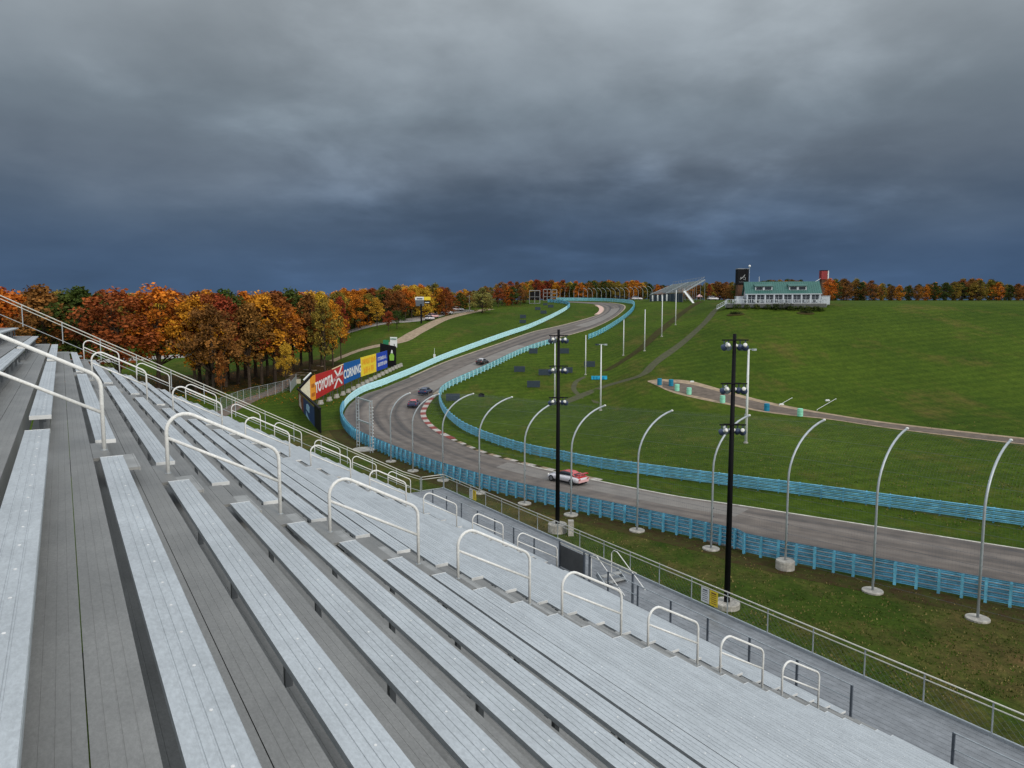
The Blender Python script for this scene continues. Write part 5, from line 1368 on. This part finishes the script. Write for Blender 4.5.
# far belt over the crest, right to the frame edge
x = 526.0
while x < 1090:
    for row in range(3):
        Y = (372 if x < 735 else 335) + row * 12 + random.uniform(-5, 5)
        yt = (281.0 if x < 640 else 283 if x < 735 else 285.5 if x < 760 else 280.5 if x < 800 else 287) + random.uniform(-1.6, 2.2)
        if 655 < x < 700: yt += 2
        if x > 832: yt = 283 + 3 * math.sin(x * .05) + random.uniform(-2, 2)
        p = onground(P3(x + random.uniform(-2, 2), 300, Y)); h = elev(yt, p.y) - p.z
        kn = random.choice(['orange', 'orange', 'rust', 'brown', 'gold', 'green', 'olive'] if x < 650 else ['green', 'brown', 'olive', 'green', 'orange', 'brown'])
        where = 'behind the catch fence' if x < 650 else 'left of the clubhouse' if x < 745 else 'behind the clubhouse roof' if x < 830 else 'right of the clubhouse'
        tree(p, max(7, h), kn, '%s tree, %s row on the crest %s' % (colw[kn], ('front', 'back', 'rear')[row], where), 'trees along the crest', shape=random.choice((5, 6, 7)), wide=1.3)
    x += 6.2 if x < 835 else 9
# single trees
p = G(482.5, 312.8); tree(p, elev(287.8, p.y) - p.z, 'sage', 'x', None, shape=7, wide=1.5)['label'] = 'round olive green tree standing alone beside the grey utility pole'
p = G(377, 328); tree(p, 9.5, 'gold', 'small golden tree at the edge of the field near the gravel road', None, shape=1)
p = G(388.5, 331); tree(p, 6, 'rust', 'small dark red tree at the edge of the field', None, shape=2)
p = G(397, 328.5); tree(p, 5.5, 'green', 'low dark green tree at the edge of the field, right of the dark red one', None, shape=2, wide=1.5)
p = G(709, 300.2); tree(p, elev(284, p.y) - p.z, 'rust', 'small red tree on the crest right of the canopy tents', None, shape=3)
p = onground(P3(829, 304, 199)); tree(p, 7.4, 'orange', 'small orange tree at the right end of the clubhouse', None, shape=1, wide=1.2)
p = onground(P3(737, 303, 210)); tree(p, 6.2, 'green', 'dark green tree hugging the black sign tower', None, shape=0, wide=1.3)
p = onground(P3(731, 303, 214)); tree(p, 5.2, 'brown', 'brown tree left of the black sign tower', None, shape=2, wide=1.3)
p = onground(P3(822, 303, 212)); tree(p, 6.2, 'rust', 'dark red tree under the red sign box', None, shape=0, wide=1.0)

# trees alike in colour and row are told apart by their order from the left
same = {}
for o in bpy.data.objects:
    if o.get('category') == 'tree' and o.get('group'): same.setdefault(o['label'], []).append(o)
ords = ['first', 'second', 'third', 'fourth', 'fifth', 'sixth', 'seventh', 'eighth', 'ninth', 'tenth', 'eleventh', 'twelfth', 'thirteenth', 'fourteenth', 'fifteenth']
for lab, lst in same.items():
    if len(lst) > 1:
        lst.sort(key=lambda o: o.location.x / o.location.y)
        for k, o in enumerate(lst):
            if k < len(ords): o['label'] = '%s, %s from the left' % (lab, ords[k])

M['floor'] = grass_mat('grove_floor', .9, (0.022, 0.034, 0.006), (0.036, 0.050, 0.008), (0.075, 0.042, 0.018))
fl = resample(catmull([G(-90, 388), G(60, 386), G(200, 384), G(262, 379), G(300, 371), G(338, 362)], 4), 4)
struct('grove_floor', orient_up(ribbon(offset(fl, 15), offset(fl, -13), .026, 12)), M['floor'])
# fallen leaves and undergrowth below the grove, ground cover
rg = random.Random(5); mb = MB()
for i in range(5200):
    x = rg.uniform(-60, 345); y = rg.uniform(368, 404) if x > 190 else rg.uniform(372, 404)
    if i % 4 == 0: cpt = G(x, y)
    p = onground(cpt + Vector((rg.gauss(0, 1.4), rg.gauss(0, 1.4), 0)), .05)
    a = Vector((rg.gauss(0, 1), rg.gauss(0, 1), rg.gauss(0, .25))).normalized(); b = a.cross(Z).normalized(); s = rg.uniform(.08, .2)
    mb.add([p - a * s, p - b * s * .7, p + a * s, p + b * s * .7], [(0, 1, 2, 3)])
tag(obj('fallen_leaves', mb, LEAF['orange']), kind='stuff')

rg = random.Random(11); mb = MB(); obl = [p for p in OBs if p.y < 110]
def tuft(p, s):
    for _ in range(3):
        a = rg.uniform(0, 6.28); d = Vector((math.cos(a), math.sin(a), 0)) * s * .5; q = p + Vector((rg.gauss(0, s), rg.gauss(0, s), 0)); q.z = zg(q.x, q.y)
        lean = Vector((rg.gauss(0, .3), rg.gauss(0, .3), 1)) * s * rg.uniform(.6, 1.2)
        mb.add([q - d, q + d, q + lean], [(0, 1, 2)], 0 if rg.random() < .6 else 1)
for i in range(16000):
    x, y = rg.uniform(380, 1100), rg.uniform(425, 700)
    rx, rz_ = ray(x, y); Y = H / -rz_; p = Vector((rx * Y, Y, 0))
    if Y > 105 or p.dot(D) < 23: continue
    j = min(range(0, len(obl), 4), key=lambda k: (obl[k] - p).length_squared)
    t = (obl[min(j + 2, len(obl) - 1)] - obl[max(j - 2, 0)]).normalized(); side = (p - obl[j]).dot(Vector((t.y, -t.x, 0)))
    if side > -.3 and (side < 17): continue
    tuft(p, rg.uniform(.05, .13))
tag(obj('grass_tufts', mb, [mat('tuft_green', (.05, .09, .012), .9, 0, .4, .5, .05), mat('tuft_straw', (.22, .18, .07), .9, 0, .4, .5, .05)]), kind='stuff')

# ------------------------------------------------------------------ sky and light
w = bpy.data.worlds.new('World'); SC.world = w; w.use_nodes = True; nt = w.node_tree; N = nt.nodes.new; L = nt.links.new
bg = nt.nodes['Background']
SUN_EL, SUN_AZ = R(30), R(140)                       # azimuth clockwise from +Y
sky = N('ShaderNodeTexSky'); sky.sky_type = 'NISHITA'; sky.sun_disc = False; sky.sun_elevation = SUN_EL; sky.sun_rotation = SUN_AZ
tc = N('ShaderNodeTexCoord'); sx = N('ShaderNodeSeparateXYZ'); L(tc.outputs['Generated'], sx.inputs[0])
def math_(op, a, b=None, c=None):
    m = N('ShaderNodeMath'); m.operation = op
    for i, v in enumerate((a, b, c)):
        if v is None: continue
        if isinstance(v, (int, float)): m.inputs[i].default_value = v
        else: L(v, m.inputs[i])
    return m.outputs[0]
zc = math_('MAXIMUM', sx.outputs[2], 0.0)
den = math_('ADD', zc, .22)
cx = math_('DIVIDE', sx.outputs[0], den); cy = math_('DIVIDE', sx.outputs[1], den)
cv = N('ShaderNodeCombineXYZ'); L(cx, cv.inputs[0]); L(math_('MULTIPLY', cy, 1.0), cv.inputs[1])
def noise(scale, detail, rough, off):
    mp = N('ShaderNodeMapping'); mp.inputs['Location'].default_value = off; L(cv.outputs[0], mp.inputs[0])
    n = N('ShaderNodeTexNoise'); n.inputs['Scale'].default_value = scale; n.inputs['Detail'].default_value = detail; n.inputs['Roughness'].default_value = rough; n.inputs['Distortion'].default_value = .15
    L(mp.outputs[0], n.inputs['Vector']); return n.outputs['Fac']
n1 = noise(.75, 6, .5, (3.1, 1.7, 0)); n2 = noise(2.3, 6, .52, (7.3, 2.2, 0))
nn = math_('ADD', math_('MULTIPLY', n1, .7), math_('MULTIPLY', n2, .3))
nc = math_('SUBTRACT', nn, .5)
el = math_('ADD', zc, math_('MULTIPLY', math_('MULTIPLY', nc, .75), math_('MINIMUM', math_('ADD', zc, .04), .2) if True else 1))
rp = N('ShaderNodeValToRGB'); e = rp.color_ramp.elements
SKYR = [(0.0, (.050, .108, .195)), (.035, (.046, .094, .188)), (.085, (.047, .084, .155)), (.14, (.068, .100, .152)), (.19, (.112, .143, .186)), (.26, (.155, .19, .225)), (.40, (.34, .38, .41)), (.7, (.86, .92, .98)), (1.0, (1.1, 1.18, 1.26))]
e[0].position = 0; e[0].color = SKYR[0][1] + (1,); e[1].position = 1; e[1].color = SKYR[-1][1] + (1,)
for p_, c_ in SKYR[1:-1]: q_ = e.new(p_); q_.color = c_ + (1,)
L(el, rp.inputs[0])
# cloud lumps
lump = N('ShaderNodeMapRange'); L(nn, lump.inputs[0]); lump.inputs[1].default_value = .36; lump.inputs[2].default_value = .66; lump.inputs[3].default_value = .82; lump.inputs[4].default_value = 1.28
m1_ = N('ShaderNodeMix'); m1_.data_type = 'RGBA'; m1_.blend_type = 'MULTIPLY'; m1_.inputs[0].default_value = 1; L(rp.outputs[0], m1_.inputs[6]); L(lump.outputs[0], m1_.inputs[7])
# the storm sits ahead (+Y); the sky behind the camera is brighter
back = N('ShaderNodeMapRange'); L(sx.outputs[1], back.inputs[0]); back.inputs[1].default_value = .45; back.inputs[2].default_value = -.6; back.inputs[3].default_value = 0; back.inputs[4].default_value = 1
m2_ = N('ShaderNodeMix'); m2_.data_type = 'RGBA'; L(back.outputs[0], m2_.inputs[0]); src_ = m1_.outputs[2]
for (px_, py_, tight, amp, zs) in ((640, 172, .055, .55, 3.0), (775, 205, .09, .40, 2.2), (300, 185, .10, .22, 2.5), (560, 60, .30, .35, 1.6)):
    rx_, rz_ = ray(px_, py_); dv = Vector((rx_, 1, rz_)).normalized()
    sb = N('ShaderNodeVectorMath'); sb.operation = 'SUBTRACT'; L(tc.outputs['Generated'], sb.inputs[0]); sb.inputs[1].default_value = dv
    scl = N('ShaderNodeVectorMath'); scl.operation = 'MULTIPLY'; L(sb.outputs[0], scl.inputs[0]); scl.inputs[1].default_value = (1, 1, zs)
    ln = N('ShaderNodeVectorMath'); ln.operation = 'LENGTH'; L(scl.outputs[0], ln.inputs[0])
    ds = math_('ADD', ln.outputs['Value'], math_('MULTIPLY', math_('SUBTRACT', n2, .5), -tight * 3.2))
    mr_ = N('ShaderNodeMapRange'); mr_.interpolation_type = 'SMOOTHSTEP'; L(ds, mr_.inputs[0]); mr_.inputs[1].default_value = tight * 1.7; mr_.inputs[2].default_value = 0; mr_.inputs[3].default_value = 1; mr_.inputs[4].default_value = 1 + amp
    mm_ = N('ShaderNodeMix'); mm_.data_type = 'RGBA'; mm_.blend_type = 'MULTIPLY'; mm_.inputs[0].default_value = 1; L(src_, mm_.inputs[6]); L(mr_.outputs[0], mm_.inputs[7]); src_ = mm_.outputs[2]
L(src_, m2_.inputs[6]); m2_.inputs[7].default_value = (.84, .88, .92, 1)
sk = N('ShaderNodeMix'); sk.data_type = 'RGBA'; sk.blend_type = 'MULTIPLY'; sk.inputs[0].default_value = 1; L(sky.outputs[0], sk.inputs[6]); sk.inputs[7].default_value = (.8, .8, .8, 1)
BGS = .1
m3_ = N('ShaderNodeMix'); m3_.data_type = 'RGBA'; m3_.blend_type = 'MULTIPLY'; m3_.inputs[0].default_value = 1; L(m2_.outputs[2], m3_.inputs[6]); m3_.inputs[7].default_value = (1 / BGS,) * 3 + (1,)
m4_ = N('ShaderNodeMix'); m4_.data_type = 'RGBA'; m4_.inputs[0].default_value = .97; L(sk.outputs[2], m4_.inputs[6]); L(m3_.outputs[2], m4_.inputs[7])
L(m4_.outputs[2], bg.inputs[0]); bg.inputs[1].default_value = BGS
sl = bpy.data.lights.new('sun', 'SUN'); sl.energy = 1.6; sl.angle = R(12); sl.color = (1, .93, .82)
so = bpy.data.objects.new('sun', sl); COL.objects.link(so)
sd3 = Vector((math.sin(SUN_AZ) * math.cos(SUN_EL), math.cos(SUN_AZ) * math.cos(SUN_EL), math.sin(SUN_EL)))
so.rotation_euler = sd3.to_track_quat('Z', 'Y').to_euler()

# ------------------------------------------------------------------ camera
cam = bpy.data.cameras.new('camera'); cam.sensor_fit = 'HORIZONTAL'; cam.sensor_width = 36; cam.lens = 36 * FPX / 1024; cam.clip_end = 9000; cam.clip_start = .1
co = bpy.data.objects.new('camera', cam); COL.objects.link(co); co.location = (0, 0, H); co.rotation_euler = (math.pi / 2 - PITCH, 0, 0)
SC.camera = co
SC.view_settings.view_transform = 'Standard'; SC.view_settings.look = 'None'; SC.view_settings.exposure = 0; SC.view_settings.gamma = 1
SC.view_settings.use_curve_mapping = False
